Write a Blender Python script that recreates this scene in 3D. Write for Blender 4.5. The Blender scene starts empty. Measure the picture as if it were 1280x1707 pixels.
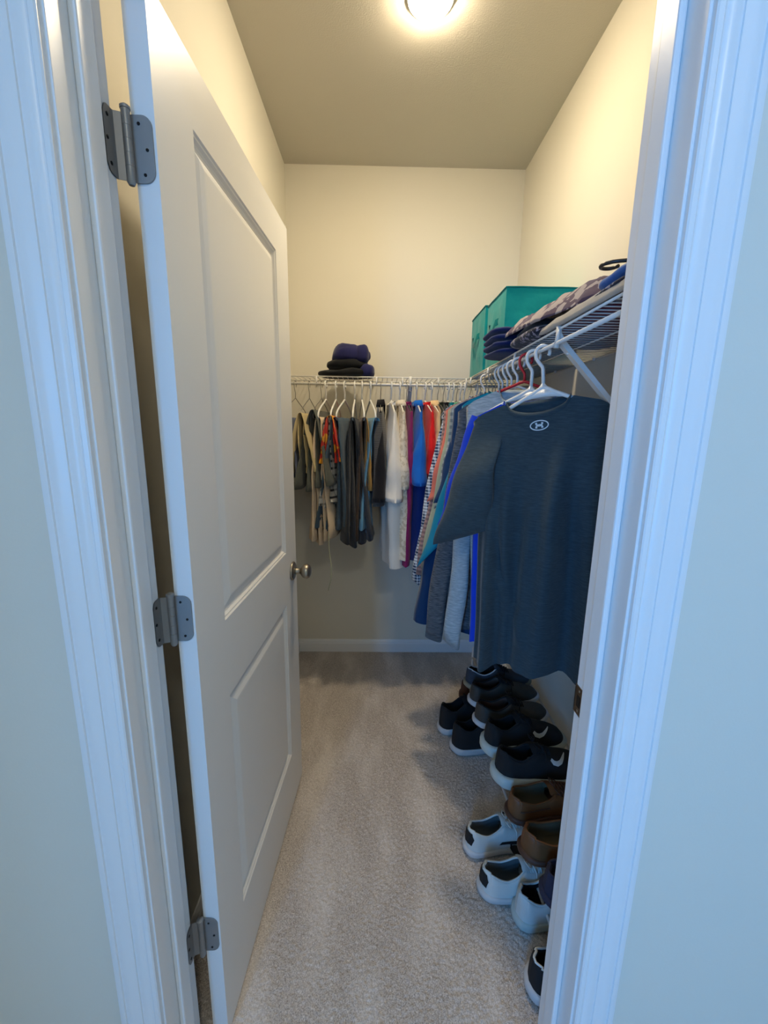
import bpy, bmesh, math, random
import numpy as np
from mathutils import Vector, Matrix, noise
from mathutils.bvhtree import BVHTree

PI = math.pi
scene = bpy.context.scene
COL = scene.collection

# ------------------------------------------------------------------ camera
F_PX, PITCH, YAW, ROLL, CAM_H = 691.07, 0.1972, 0.0174, 0.0143, 1.4183
cam_data = bpy.data.cameras.new('camera')
cam = bpy.data.objects.new('camera', cam_data)
COL.objects.link(cam)
fwd = Vector((math.sin(YAW) * math.cos(PITCH), math.cos(YAW) * math.cos(PITCH), -math.sin(PITCH)))
right = Vector((math.cos(YAW), -math.sin(YAW), 0))
up = right.cross(fwd)
r2 = right * math.cos(ROLL) + up * math.sin(ROLL)
u2 = -right * math.sin(ROLL) + up * math.cos(ROLL)
m = Matrix((r2, u2, -fwd)).transposed().to_4x4()
m.translation = (0, 0, CAM_H)
cam.matrix_world = m
cam_data.sensor_fit = 'VERTICAL'
cam_data.sensor_height = 36.0
cam_data.sensor_width = 27.0
cam_data.lens = F_PX / 1707 * 36.0
cam_data.clip_start = 0.02
scene.camera = cam

# ------------------------------------------------------------------ world, window daylight, exposure
world = bpy.data.worlds.new('world')
scene.world = world
world.use_nodes = True
bg = world.node_tree.nodes['Background']
bg.inputs[0].default_value = (0.30, 0.55, 1.0, 1)
bg.inputs[1].default_value = 0.3

WIN_X, WIN_Y, WIN_Z, WIN_W, WIN_H = -1.45, -1.95, 1.45, 1.4, 1.4
day = bpy.data.lights.new('window_daylight', 'AREA')
day.shape = 'RECTANGLE'
day.size, day.size_y = WIN_W - 0.06, WIN_H - 0.06
day.energy = 152.0
day.color = (0.05, 0.37, 1.0)
day_o = bpy.data.objects.new('window_daylight', day)
COL.objects.link(day_o)
day_o.location = (WIN_X, WIN_Y - 0.06, WIN_Z)
day_o.rotation_euler = (math.radians(90), 0, 0)   # emits towards +Y

# unseen warm lamp added behind the camera as fill for walls and trim
FILL_LAMP = (0.40, -1.05)
FILL_STRENGTH, FILL_COLOR = 50.0, (1.0, 0.95, 0.80)

LAMP_STRENGTH = 252.0
LAMP_COLOR = (1.0, 0.83, 0.585)

vs = scene.view_settings
vs.view_transform = 'Standard'
vs.look = 'None'
vs.exposure = 0.08
vs.gamma = 1.0
vs.use_curve_mapping = False

# ------------------------------------------------------------------ measured place
XL, XR, YB, HC = -0.5006, 0.7606, 2.4725, 2.7624      # closet left, right, back, ceiling
YD, YR = 0.7114, 0.5944                               # closet side / bedroom side of the doorway wall
JL, JR = -0.3938, 0.3883                              # jamb faces
HEAD = 2.062
DHX, DHY, DANG, DW = -0.3363, 0.7228, 0.0495, 0.7604  # door hinge edge, opening angle, width
SH_Z, SH_D = 1.672, 0.305                             # shelf height, depth
SFX = XR - SH_D                                       # right shelf front
SFY = YB - SH_D                                       # back shelf front
ROD_Z = 1.637
RODX = SFX - 0.006
RODY = SFY - 0.006

# ------------------------------------------------------------------ materials
def lin(c):
    return tuple((v / 12.92 if v <= 0.04045 else ((v + 0.055) / 1.055) ** 2.4) for v in c)

def rgb(r, g, b):
    return lin((r / 255, g / 255, b / 255)) + (1.0,)

MATS = {}
def new_mat(name):
    mt = bpy.data.materials.new(name)
    mt.use_nodes = True
    nt = mt.node_tree
    return mt, nt, nt.nodes['Principled BSDF']

def N(nt, t, **kw):
    n = nt.nodes.new(t)
    for k, v in kw.items():
        setattr(n, k, v)
    return n

def mixrgb(nt, fac, a, b):
    n = nt.nodes.new('ShaderNodeMix')
    n.data_type = 'RGBA'
    for sock, v in ((n.inputs[0], fac), (n.inputs[6], a), (n.inputs[7], b)):
        if hasattr(v, 'default_value') or hasattr(v, 'is_linked'):
            nt.links.new(v, sock)
        else:
            sock.default_value = v
    return n.outputs[2]

def math_n(nt, op, a, b=None):
    n = nt.nodes.new('ShaderNodeMath')
    n.operation = op
    for i, v in enumerate((a, b)):
        if v is None:
            continue
        if isinstance(v, (int, float)):
            n.inputs[i].default_value = v
        else:
            nt.links.new(v, n.inputs[i])
    return n.outputs[0]

def noise_n(nt, coord, scale, detail=2.0, mapscale=None):
    if mapscale:
        mp = N(nt, 'ShaderNodeMapping')
        mp.inputs['Scale'].default_value = mapscale
        nt.links.new(coord, mp.inputs['Vector'])
        coord = mp.outputs[0]
    n = N(nt, 'ShaderNodeTexNoise')
    n.inputs['Scale'].default_value = scale
    n.inputs['Detail'].default_value = detail
    nt.links.new(coord, n.inputs['Vector'])
    return n.outputs[0]

def bump(nt, bsdf, height, strength, dist):
    b = N(nt, 'ShaderNodeBump')
    b.inputs['Strength'].default_value = strength
    b.inputs['Distance'].default_value = dist
    nt.links.new(height, b.inputs['Height'])
    nt.links.new(b.outputs[0], bsdf.inputs['Normal'])

def paint(name, col, rough=0.5, tex=120.0, bs=0.1, dist=0.002, var=0.03, spec=0.5):
    mt, nt, bs_ = new_mat(name)
    tc = N(nt, 'ShaderNodeTexCoord')
    nz = noise_n(nt, tc.outputs['Object'], tex, 3.0)
    nz2 = noise_n(nt, tc.outputs['Object'], 3.0, 2.0)
    dk = tuple(c * (1 - var) for c in col[:3]) + (1,)
    nt.links.new(mixrgb(nt, nz2, dk, col), bs_.inputs['Base Color'])
    bs_.inputs['Roughness'].default_value = rough
    bs_.inputs['Specular IOR Level'].default_value = spec
    bump(nt, bs_, nz, bs, dist)
    return mt

def plain(name, col, rough=0.5, metal=0.0, spec=0.5, tex=60.0, var=0.08):
    mt, nt, b = new_mat(name)
    tc = N(nt, 'ShaderNodeTexCoord')
    nz = noise_n(nt, tc.outputs['Object'], tex, 3.0)
    dk = tuple(c * (1 - var) for c in col[:3]) + (1,)
    nt.links.new(mixrgb(nt, nz, dk, col), b.inputs['Base Color'])
    b.inputs['Roughness'].default_value = rough
    b.inputs['Metallic'].default_value = metal
    b.inputs['Specular IOR Level'].default_value = spec
    return mt

def cloth(name, col, col2=None, pattern=None, k=90.0, rough=0.9, wrinkle=0.35):
    """woven fabric; the pattern is printed / woven in object space (x along the hanger, z up)"""
    mt, nt, b = new_mat(name)
    tc = N(nt, 'ShaderNodeTexCoord')
    co = tc.outputs['Object']
    fine = noise_n(nt, co, 420.0, 2.0)
    big = noise_n(nt, co, 9.0, 3.0)
    dk = tuple(c * 0.90 for c in col[:3]) + (1,)
    base = mixrgb(nt, fine, dk, col)
    if pattern == 'heather':
        h = noise_n(nt, co, 75.0, 4.0, (0.6, 0.6, 6.0))
        h = math_n(nt, 'MULTIPLY', math_n(nt, 'SUBTRACT', h, 0.38), 3.2)
        h = math_n(nt, 'MINIMUM', math_n(nt, 'MAXIMUM', h, 0.0), 1.0)
        base = mixrgb(nt, h, base, col2)
    elif pattern in ('gingham', 'plaid', 'stripe'):
        sp = N(nt, 'ShaderNodeSeparateXYZ')
        nt.links.new(co, sp.inputs[0])
        xx = math_n(nt, 'ADD', sp.outputs[0], sp.outputs[1])
        sx = math_n(nt, 'GREATER_THAN', math_n(nt, 'SINE', math_n(nt, 'MULTIPLY', xx, k)), 0.0)
        sz = math_n(nt, 'GREATER_THAN', math_n(nt, 'SINE', math_n(nt, 'MULTIPLY', sp.outputs[2], k)), 0.0 if pattern != 'plaid' else 0.55)
        if pattern == 'stripe':
            fac = sz
        else:
            fac = math_n(nt, 'MULTIPLY', math_n(nt, 'ADD', sx, sz), 0.5)
        base = mixrgb(nt, fac, base, col2)
    elif pattern == 'floral':
        vo = N(nt, 'ShaderNodeTexVoronoi')
        vo.inputs['Scale'].default_value = k
        nt.links.new(co, vo.inputs['Vector'])
        f = math_n(nt, 'GREATER_THAN', noise_n(nt, co, k * 0.9, 3.0), 0.53)
        base = mixrgb(nt, f, base, col2)
    elif pattern == 'denim':
        h = noise_n(nt, co, 22.0, 4.0, (1.0, 1.0, 0.35))
        base = mixrgb(nt, h, base, col2)
    elif pattern == 'camo':
        f = math_n(nt, 'GREATER_THAN', noise_n(nt, co, k, 2.0), 0.52)
        base = mixrgb(nt, f, base, col2)
    nt.links.new(base, b.inputs['Base Color'])
    b.inputs['Roughness'].default_value = rough
    b.inputs['Specular IOR Level'].default_value = 0.2
    b.inputs['Sheen Weight'].default_value = 0.15
    hh = math_n(nt, 'ADD', math_n(nt, 'MULTIPLY', big, 1.0), math_n(nt, 'MULTIPLY', fine, 0.04))
    bump(nt, b, hh, wrinkle, 0.02)
    return mt

M_WALL = paint('wall_paint', rgb(228, 223, 208), 0.75, 260.0, 0.10, 0.0015)
M_CEIL = paint('ceiling_texture', rgb(206, 200, 186), 0.9, 210.0, 0.30, 0.003)
M_TRIM = paint('trim_semigloss', rgb(238, 238, 237), 0.32, 90.0, 0.04, 0.0008, 0.02)
M_DOOR = paint('door_paint', rgb(238, 237, 234), 0.36, 240.0, 0.05, 0.0008, 0.02)
M_WIRE = plain('white_vinyl_wire', rgb(232, 230, 224), 0.35)
M_HPLASTIC = plain('white_hanger_plastic', rgb(236, 236, 232), 0.35)
M_HWIRE = plain('grey_hanger_wire', rgb(150, 148, 140), 0.4, 0.6)
M_HRED = plain('red_hanger_plastic', rgb(190, 22, 34), 0.35)
M_HBLACK = plain('black_hanger_plastic', rgb(38, 38, 40), 0.35)
M_NICKEL = plain('satin_nickel', rgb(172, 164, 150), 0.33, 1.0)
M_HINGE = plain('hinge_steel', rgb(150, 148, 146), 0.45, 0.55)
M_SCREW = plain('dark_screw', rgb(40, 40, 42), 0.5, 0.8)
M_STRIKE = plain('strike_steel', rgb(110, 100, 92), 0.35, 1.0)
M_RACK = plain('rack_white_metal', rgb(205, 205, 202), 0.4)

def carpet_mat():
    mt, nt, b = new_mat('carpet')
    tc = N(nt, 'ShaderNodeTexCoord')
    co = tc.outputs['Object']
    f = noise_n(nt, co, 330.0, 2.0)
    f = math_n(nt, 'MINIMUM', math_n(nt, 'MAXIMUM', math_n(nt, 'MULTIPLY', math_n(nt, 'SUBTRACT', f, 0.28), 2.2), 0.0), 1.0)
    g = noise_n(nt, co, 3.4, 4.0, (2.2, 0.7, 1.0))
    c1 = mixrgb(nt, f, rgb(150, 139, 130), rgb(232, 222, 212))
    g2 = math_n(nt, 'MINIMUM', math_n(nt, 'MAXIMUM', math_n(nt, 'MULTIPLY', math_n(nt, 'SUBTRACT', g, 0.45), 5.0), 0.0), 1.0)
    c2 = mixrgb(nt, math_n(nt, 'MULTIPLY', g2, 0.42), c1, rgb(244, 236, 228))
    nt.links.new(c2, b.inputs['Base Color'])
    b.inputs['Roughness'].default_value = 1.0
    b.inputs['Specular IOR Level'].default_value = 0.05
    bump(nt, b, f, 0.35, 0.002)
    return mt
M_CARPET = carpet_mat()

def lamp_mat():
    mt, nt, b = new_mat('lamp_diffuser')
    b.inputs['Base Color'].default_value = (1, 1, 1, 1)
    b.inputs['Emission Color'].default_value = LAMP_COLOR + (1,)
    b.inputs['Emission Strength'].default_value = LAMP_STRENGTH
    return mt
M_LAMP = lamp_mat()

# ------------------------------------------------------------------ object helpers
def mesh(name, verts, faces, smooth=True):
    me = bpy.data.meshes.new(name)
    me.from_pydata([tuple(v) for v in verts], [], faces)
    me.update()
    if smooth:
        me.polygons.foreach_set('use_smooth', [True] * len(me.polygons))
    return me

def obj(name, data, mat=None, parent=None, loc=(0, 0, 0), rot=(0, 0, 0)):
    o = bpy.data.objects.new(name, data)
    COL.objects.link(o)
    if mat is not None and data is not None and len(data.materials) == 0:
        data.materials.append(mat)
    o.location = loc
    o.rotation_euler = rot
    if parent is not None:
        o.parent = parent
    return o

def thing(name, label, cat, loc=(0, 0, 0), rotz=0.0, group=None):
    o = obj(name, None, None, None, loc, (0, 0, rotz))
    o['label'] = label
    o['category'] = cat
    if group:
        o['group'] = group
    return o

def tag(o, label, cat, group=None):
    o['label'] = label
    o['category'] = cat
    if group:
        o['group'] = group
    return o

def struct(o, label=None):
    o['kind'] = 'structure'
    if label:
        o['label'] = label
    return o

class MB:
    """collects geometry for one mesh"""
    def __init__(self):
        self.v, self.f = [], []
    def add(self, verts, faces):
        n = len(self.v)
        self.v += [tuple(p) for p in verts]
        self.f += [tuple(i + n for i in f) for f in faces]
        return self
    def box(self, x0, x1, y0, y1, z0, z1):
        vs_ = [(x, y, z) for z in (z0, z1) for y in (y0, y1) for x in (x0, x1)]
        return self.add(vs_, [(0, 2, 3, 1), (4, 5, 7, 6), (0, 1, 5, 4), (2, 6, 7, 3), (0, 4, 6, 2), (1, 3, 7, 5)])
    def tube(self, pts, r, seg=8, closed=False, caps=True):
        pts = [Vector(p) for p in pts]
        n = len(pts)
        rs = r if isinstance(r, (list, tuple)) else [r] * n
        ref = None
        vs_, fs = [], []
        for i, p in enumerate(pts):
            a = pts[(i - 1) % n] if (closed or i > 0) else p
            b = pts[(i + 1) % n] if (closed or i < n - 1) else p
            t = (b - a)
            if t.length < 1e-9:
                t = Vector((0, 0, 1))
            t.normalize()
            if ref is None:
                ref = Vector((0, 1, 0)) if abs(t.y) < 0.9 else Vector((1, 0, 0))
            e1 = (ref - t * ref.dot(t))
            if e1.length < 1e-6:
                e1 = t.orthogonal()
            e1.normalize()
            ref = e1
            e2 = t.cross(e1)
            for k in range(seg):
                a_ = 2 * PI * k / seg
                vs_.append(p + (e1 * math.cos(a_) + e2 * math.sin(a_)) * rs[i])
        m_ = n if closed else n - 1
        for i in range(m_):
            j = (i + 1) % n
            for k in range(seg):
                k2 = (k + 1) % seg
                fs.append((i * seg + k, i * seg + k2, j * seg + k2, j * seg + k))
        if caps and not closed:
            fs.append(tuple(range(seg - 1, -1, -1)))
            fs.append(tuple((n - 1) * seg + k for k in range(seg)))
        return self.add(vs_, fs)
    def lathe(self, prof, seg=24, axis='z', origin=(0, 0, 0)):
        o = Vector(origin)
        vs_, fs = [], []
        for (r, h) in prof:
            for k in range(seg):
                a = 2 * PI * k / seg
                c, s = r * math.cos(a), r * math.sin(a)
                q = {'z': (c, s, h), 'x': (h, c, s), 'y': (s, h, c)}[axis]
                vs_.append(o + Vector(q))
        for i in range(len(prof) - 1):
            for k in range(seg):
                k2 = (k + 1) % seg
                fs.append((i * seg + k, i * seg + k2, (i + 1) * seg + k2, (i + 1) * seg + k))
        fs.append(tuple(range(seg - 1, -1, -1)))
        fs.append(tuple((len(prof) - 1) * seg + k for k in range(seg)))
        return self.add(vs_, fs)
    def grid(self, P, wrap_u=False):
        """P[i][j] -> quads"""
        ni, nj = len(P), len(P[0])
        vs_ = [p for row in P for p in row]
        fs = []
        for i in range(ni if wrap_u else ni - 1):
            i2 = (i + 1) % ni
            for j in range(nj - 1):
                fs.append((i * nj + j, i * nj + j + 1, i2 * nj + j + 1, i2 * nj + j))
        return self.add(vs_, fs)
    def build(self, name, mat, parent=None, smooth=True, loc=(0, 0, 0), rot=(0, 0, 0), auto=None):
        me = mesh(name, self.v, self.f, smooth)
        if auto is not None:
            bm = bmesh.new(); bm.from_mesh(me)
            bmesh.ops.remove_doubles(bm, verts=bm.verts, dist=1e-5)
            bmesh.ops.recalc_face_normals(bm, faces=bm.faces)
            for e in bm.edges:
                if len(e.link_faces) == 2 and e.calc_face_angle(0) > auto:
                    e.smooth = False
            bm.to_mesh(me); bm.free()
        return obj(name, me, mat, parent, loc, rot)

def bevel_obj(o, w, seg=2):
    b = o.modifiers.new('bevel', 'BEVEL')
    b.width = w
    b.segments = seg
    b.limit_method = 'ANGLE'
    return o

def box_obj(name, b, mat, parent=None, bev=0.0, **kw):
    o = MB().box(*b).build(name, mat, parent, smooth=False, **kw)
    if bev:
        bevel_obj(o, bev)
    return o

def nz(x, y, z, s=1.0):
    return noise.noise(Vector((x * s, y * s, z * s)))

def lerp(a, b, t):
    return a + (b - a) * t

def smooth01(t):
    t = max(0.0, min(1.0, t))
    return t * t * (3 - 2 * t)

def interp(x, pts):
    if x <= pts[0][0]:
        return pts[0][1]
    for (a, va), (b, vb) in zip(pts, pts[1:]):
        if x <= b:
            return va + (vb - va) * smooth01((x - a) / (b - a)) if b > a else vb
    return pts[-1][1]

# ------------------------------------------------------------------ room shell
WT = 0.10
def build_floor():
    # closet carpet: fine tufted grid
    x0, x1, y0, y1 = XL - 0.02, XR + 0.02, YR - 0.02, YB + 0.02
    st = 0.0036
    nx, ny = int((x1 - x0) / st), int((y1 - y0) / st)
    rng = np.random.default_rng(4)
    h = rng.random((ny + 1, nx + 1))
    jx = (rng.random(h.shape) - .5) * st * .7
    jy = (rng.random(h.shape) - .5) * st * .7
    X, Y = np.meshgrid(np.linspace(x0, x1, nx + 1), np.linspace(y0, y1, ny + 1))
    V = np.stack([X + jx, Y + jy, (h - .8) * 0.0050], -1).reshape(-1, 3)
    idx = np.arange((nx + 1) * (ny + 1)).reshape(ny + 1, nx + 1)
    Q = np.stack([idx[:-1, :-1], idx[:-1, 1:], idx[1:, 1:], idx[1:, :-1]], -1).reshape(-1, 4)
    me = bpy.data.meshes.new('floor')
    me.vertices.add(len(V)); me.vertices.foreach_set('co', V.ravel())
    me.loops.add(Q.size); me.loops.foreach_set('vertex_index', Q.ravel())
    me.polygons.add(len(Q)); me.polygons.foreach_set('loop_start', np.arange(0, Q.size, 4))
    me.update(calc_edges=True)
    struct(obj('floor', me, M_CARPET), 'grey beige cut-pile carpet in the closet')
build_floor()

BX0, BX1, BY0 = -2.6, 1.7, WIN_Y
struct(box_obj('floor_bedroom', (BX0, BX1, BY0, YR - 0.02, -0.06, 0.0), M_CARPET), 'carpet of the room outside the closet')
struct(box_obj('ceiling', (XL - WT, XR + WT, YR, YB + WT, HC, HC + 0.06), M_CEIL), 'textured closet ceiling')
struct(box_obj('ceiling_bedroom', (BX0, BX1, BY0, YR, HC, HC + 0.06), M_CEIL), 'ceiling of the room outside the closet')
struct(box_obj('wall_left', (XL - WT, XL, YD, YB + WT, 0, HC), M_WALL), 'left closet wall behind the open door')
struct(box_obj('wall_right', (XR, XR + WT, YD, YB + WT, 0, HC), M_WALL), 'right closet wall above the shelf')
struct(box_obj('wall_back', (XL, XR, YB, YB + WT, 0, HC), M_WALL), 'back closet wall')
wf = MB()
wf.box(BX0, JL - 0.018, YR, YD, 0, HC)
wf.box(JR + 0.018, BX1, YR, YD, 0, HC)
wf.box(JL - 0.018, JR + 0.018, YR, YD, HEAD + 0.018, HC)
struct(wf.build('wall_front', M_WALL, smooth=False), 'wall around the closet doorway')
struct(box_obj('wall_bedroom_left', (BX0 - WT, BX0, BY0, YD, 0, HC), M_WALL), 'left wall of the outer room')
struct(box_obj('wall_bedroom_right', (BX1, BX1 + WT, BY0, YD, 0, HC), M_WALL), 'right wall of the outer room')
struct(box_obj('wall_light_block', (-0.92, -0.82, -1.20, YR, 0, HC), M_WALL), 'short unseen partition added left of the viewpoint to block window light')  # unseen wall, added and sized to shade the left side from the window
wr = MB()
wx0, wx1, wz0, wz1 = WIN_X - WIN_W / 2, WIN_X + WIN_W / 2, WIN_Z - WIN_H / 2, WIN_Z + WIN_H / 2
wr.box(BX0, wx0, BY0 - WT, BY0, 0, HC)
wr.box(wx1, BX1, BY0 - WT, BY0, 0, HC)
wr.box(wx0, wx1, BY0 - WT, BY0, 0, wz0)
wr.box(wx0, wx1, BY0 - WT, BY0, wz1, HC)
struct(wr.build('wall_bedroom_rear', M_WALL, smooth=False), 'rear wall of the outer room with the window')
w1 = struct(obj('window_1', None), 'window of the outer room')
for (a, b, c, d) in ((wx0, wx0 + 0.04, wz0, wz1), (wx1 - 0.04, wx1, wz0, wz1), (wx0 + .04, wx1 - .04, wz0, wz0 + 0.04), (wx0 + .04, wx1 - .04, wz1 - 0.04, wz1)):
    box_obj('window_frame', (a, b, BY0 - 0.05, BY0 + 0.01, c, d), M_TRIM, w1)

# baseboards
def baseboard(name, p0, p1, nrm, label):
    p0, p1, nrm = Vector(p0), Vector(p1), Vector(nrm)
    prof = [(0, 0), (0.012, 0), (0.012, 0.058), (0.009, 0.066), (0.0095, 0.070), (0.006, 0.078), (0.004, 0.083), (0, 0.084)]
    P = [[p + nrm * d + Vector((0, 0, h)) for (d, h) in prof] for p in (p0, p1)]
    o = MB().grid(P).build(name, M_TRIM, smooth=False)
    return struct(o, label)
baseboard('baseboard_back', (XL, YB, 0), (XR, YB, 0), (0, -1, 0), 'white baseboard along the back wall')
baseboard('baseboard_right', (XR, YB - .012, 0), (XR, YD, 0), (-1, 0, 0), 'white baseboard along the right wall')
baseboard('baseboard_left', (XL, YD, 0), (XL, YB - .012, 0), (1, 0, 0), 'white baseboard along the left wall')

# jambs with stops
STOP0, STOP1, STOPT = 0.636, 0.673, 0.011
def jamb(name, x0, x1, sx0, sx1, label):
    j = struct(box_obj(name, (x0, x1, YR, YD, 0, HEAD), M_TRIM, bev=0.0012), label)
    box_obj('door_stop', (sx0, sx1, STOP0, STOP1, 0, HEAD - STOPT), M_TRIM, j, bev=0.003)
    return j
jamb_l = jamb('trim_1', JL - 0.018, JL, JL, JL + STOPT, 'white hinge-side door jamb')
jamb_r = jamb('trim_2', JR, JR + 0.018, JR - STOPT, JR, 'white strike-side door jamb')
jh = struct(box_obj('trim_3', (JL, JR, YR, YD, HEAD, HEAD + 0.018), M_TRIM), 'white head jamb')
box_obj('door_stop', (JL, JR, STOP0, STOP1, HEAD - STOPT, HEAD), M_TRIM, jh, bev=0.003)

CAS = [(0.0, 0.0), (0.0, 0.0075), (0.002, 0.0095), (0.008, 0.0105), (0.0105, 0.0085), (0.0125, 0.0085), (0.016, 0.0105),
       (0.022, 0.0115), (0.027, 0.0105), (0.0300, 0.0105), (0.0305, 0.0130), (0.034, 0.0135), (0.042, 0.0155), (0.050, 0.0165),
       (0.0545, 0.0155), (0.0560, 0.0155), (0.0568, 0.0185), (0.062, 0.0190), (0.0665, 0.0180), (0.068, 0.0160), (0.068, 0.0)]
def casing_v(name, xin, sgn, label):
    P = [[Vector((xin + sgn * d, YR - t, z)) for (d, t) in CAS] for z in (0.0, HEAD + 0.005)]
    o = MB().grid(P).build(name, M_TRIM, smooth=True, auto=math.radians(25))
    return struct(o, label)
casing_v('trim_4', JL - 0.004, -1, 'white moulded casing left of the doorway')
casing_v('trim_5', JR + 0.004, 1, 'white moulded casing right of the doorway')
P = [[Vector((x, YR - t, HEAD + 0.005 + d)) for (d, t) in CAS] for x in (JL - 0.072, JR + 0.072)]
struct(MB().grid(P).build('trim_6', M_TRIM, auto=math.radians(25)), 'white moulded head casing')

# strike plate on the right jamb
def strike():
    mb = MB()
    x = JR - 0.0012
    mb.box(x, JR + 0.001, 0.683, 0.7135, 0.887, 0.944)
    mb.box(JR - 0.0012, JR + 0.006, 0.7115, 0.7135, 0.893, 0.938)
    o = mb.build('strike_plate', M_STRIKE, jamb_r, smooth=False)
    o['label'] = 'dark metal latch strike plate'
    box_obj('latch_hole', (x - 0.0006, x, 0.692, 0.704, 0.903, 0.926), M_SCREW, o)
    for z in (0.895, 0.936):
        MB().lathe([(0.0001, -0.0008), (0.003, -0.0004), (0.003, 0.0)], 12, 'x', (x, 0.698, z)).build('screw', M_NICKEL, o)
strike()

# ------------------------------------------------------------------ door
DOOR_H0, DOOR_H1, DT = 0.012, 2.042, 0.035
def build_door():
    d = struct(obj('door_1', None, None, None, (DHX, DHY, 0), (0, 0, -DANG)), 'white two-panel door standing open into the closet')
    # local: +Y along the door width, +X out of the seen face (towards the closet), face at x=0, back at x=-DT
    panels = [(0.127, 0.628, 1.002, 1.930), (0.124, 0.615, 0.228, 0.820)]
    fr = MB()
    for x, flip in ((0.0, False), (-DT, True)):
        ys = [0.0, 0.126, 0.622, DW]
        rects = [(0.0, panels[0][0], DOOR_H0, DOOR_H1), (panels[0][1], DW, DOOR_H0, DOOR_H1),
                 (panels[0][0], panels[0][1], panels[0][3], DOOR_H1), (panels[0][0], panels[0][1], panels[1][3], panels[0][2]),
                 (panels[0][0], panels[0][1], DOOR_H0, panels[1][2])]
        for (a, b, c, e) in rects:
            q = [(x, a, c), (x, b, c), (x, b, e), (x, a, e)]
            fr.add(q if not flip else q[::-1], [(0, 1, 2, 3)])
        # lower panel is a touch narrower: fill strips
        p0, p1 = panels
        for (a, b) in ((p0[0], p1[0]), (p1[1], p0[1])):
            if b - a > 1e-4:
                q = [(x, a, p1[2]), (x, b, p1[2]), (x, b, p1[3]), (x, a, p1[3])]
                fr.add(q if not flip else q[::-1], [(0, 1, 2, 3)])
    fr.add([(0, 0, DOOR_H0), (-DT, 0, DOOR_H0), (-DT, 0, DOOR_H1), (0, 0, DOOR_H1)], [(0, 3, 2, 1)])
    fr.add([(0, DW, DOOR_H0), (-DT, DW, DOOR_H0), (-DT, DW, DOOR_H1), (0, DW, DOOR_H1)], [(0, 1, 2, 3)])
    for z in (DOOR_H0, DOOR_H1):
        fr.add([(0, 0, z), (0, DW, z), (-DT, DW, z), (-DT, 0, z)], [(0, 1, 2, 3)])
    fr.build('door_frame', M_DOOR, d, smooth=False)
    panels[1] = (panels[0][0] if panels[1][0] < panels[0][0] else panels[1][0], panels[1][1], panels[1][2], panels[1][3])
    prof = [(0, 0), (0.003, 0.0035), (0.006, 0.004), (0.010, 0.009), (0.014, 0.0115), (0.020, 0.0115), (0.030, 0.006), (0.041, 0.0025), (0.046, 0.0020)]
    for (y0, y1, z0, z1) in panels:
        mb = MB()
        for side in (0, 1):
            rings = []
            for (o_, dp) in prof:
                x = -dp if side == 0 else -DT + dp
                rings.append([(x, y0 + o_, z0 + o_), (x, y1 - o_, z0 + o_), (x, y1 - o_, z1 - o_), (x, y0 + o_, z1 - o_)])
            for a, b in zip(rings, rings[1:]):
                for k in range(4):
                    k2 = (k + 1) % 4
                    q = [a[k], a[k2], b[k2], b[k]]
                    mb.add(q if side == 0 else q[::-1], [(0, 1, 2, 3)])
            mb.add(rings[-1] if side == 0 else rings[-1][::-1], [(0, 1, 2, 3)])
        mb.build('panel', M_DOOR, d, smooth=False)
    # knobs (both sides) and latch plate
    ks, kz = 0.700, 0.915
    for sgn, x in ((1, 0.0), (-1, -DT)):
        rp = [(0.033, 0.0), (0.034, 0.003), (0.032, 0.007), (0.026, 0.010), (0.016, 0.0115), (0.0, 0.012)]
        r = MB().lathe([(a, sgn * b) for a, b in rp], 32, 'x', (x, ks, kz)).build('knob_rosette', M_NICKEL, d)
        kp = [(0.012, 0.010), (0.0105, 0.018), (0.009, 0.026), (0.010, 0.031), (0.016, 0.034), (0.023, 0.040), (0.0265, 0.048),
              (0.0262, 0.056), (0.022, 0.063), (0.014, 0.067), (0.005, 0.0685), (0.0, 0.0687)]
        MB().lathe([(a, sgn * b) for a, b in kp], 32, 'x', (x, ks, kz)).build('door_knob', M_NICKEL, d)
    box_obj('latch_plate', (-DT / 2 - 0.0125, -DT / 2 + 0.0125, DW - 0.0005, DW + 0.0012, kz - 0.028, kz + 0.028), M_NICKEL, d)
    return d
door = build_door()

def rounded_plate(w, h, r, rsides, t):
    """outline in (u,v): u 0..w, v +-h/2, rounded at u=w corners when rsides"""
    pts = [(0, -h / 2)]
    for k in range(7):
        a = -PI / 2 + PI / 2 * k / 6
        pts.append((w - r + r * math.cos(a), -h / 2 + r + r * math.sin(a)))
    for k in range(7):
        a = PI / 2 * k / 6
        pts.append((w - r + r * math.cos(a), h / 2 - r + r * math.sin(a)))
    pts.append((0, h / 2))
    return pts

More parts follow.
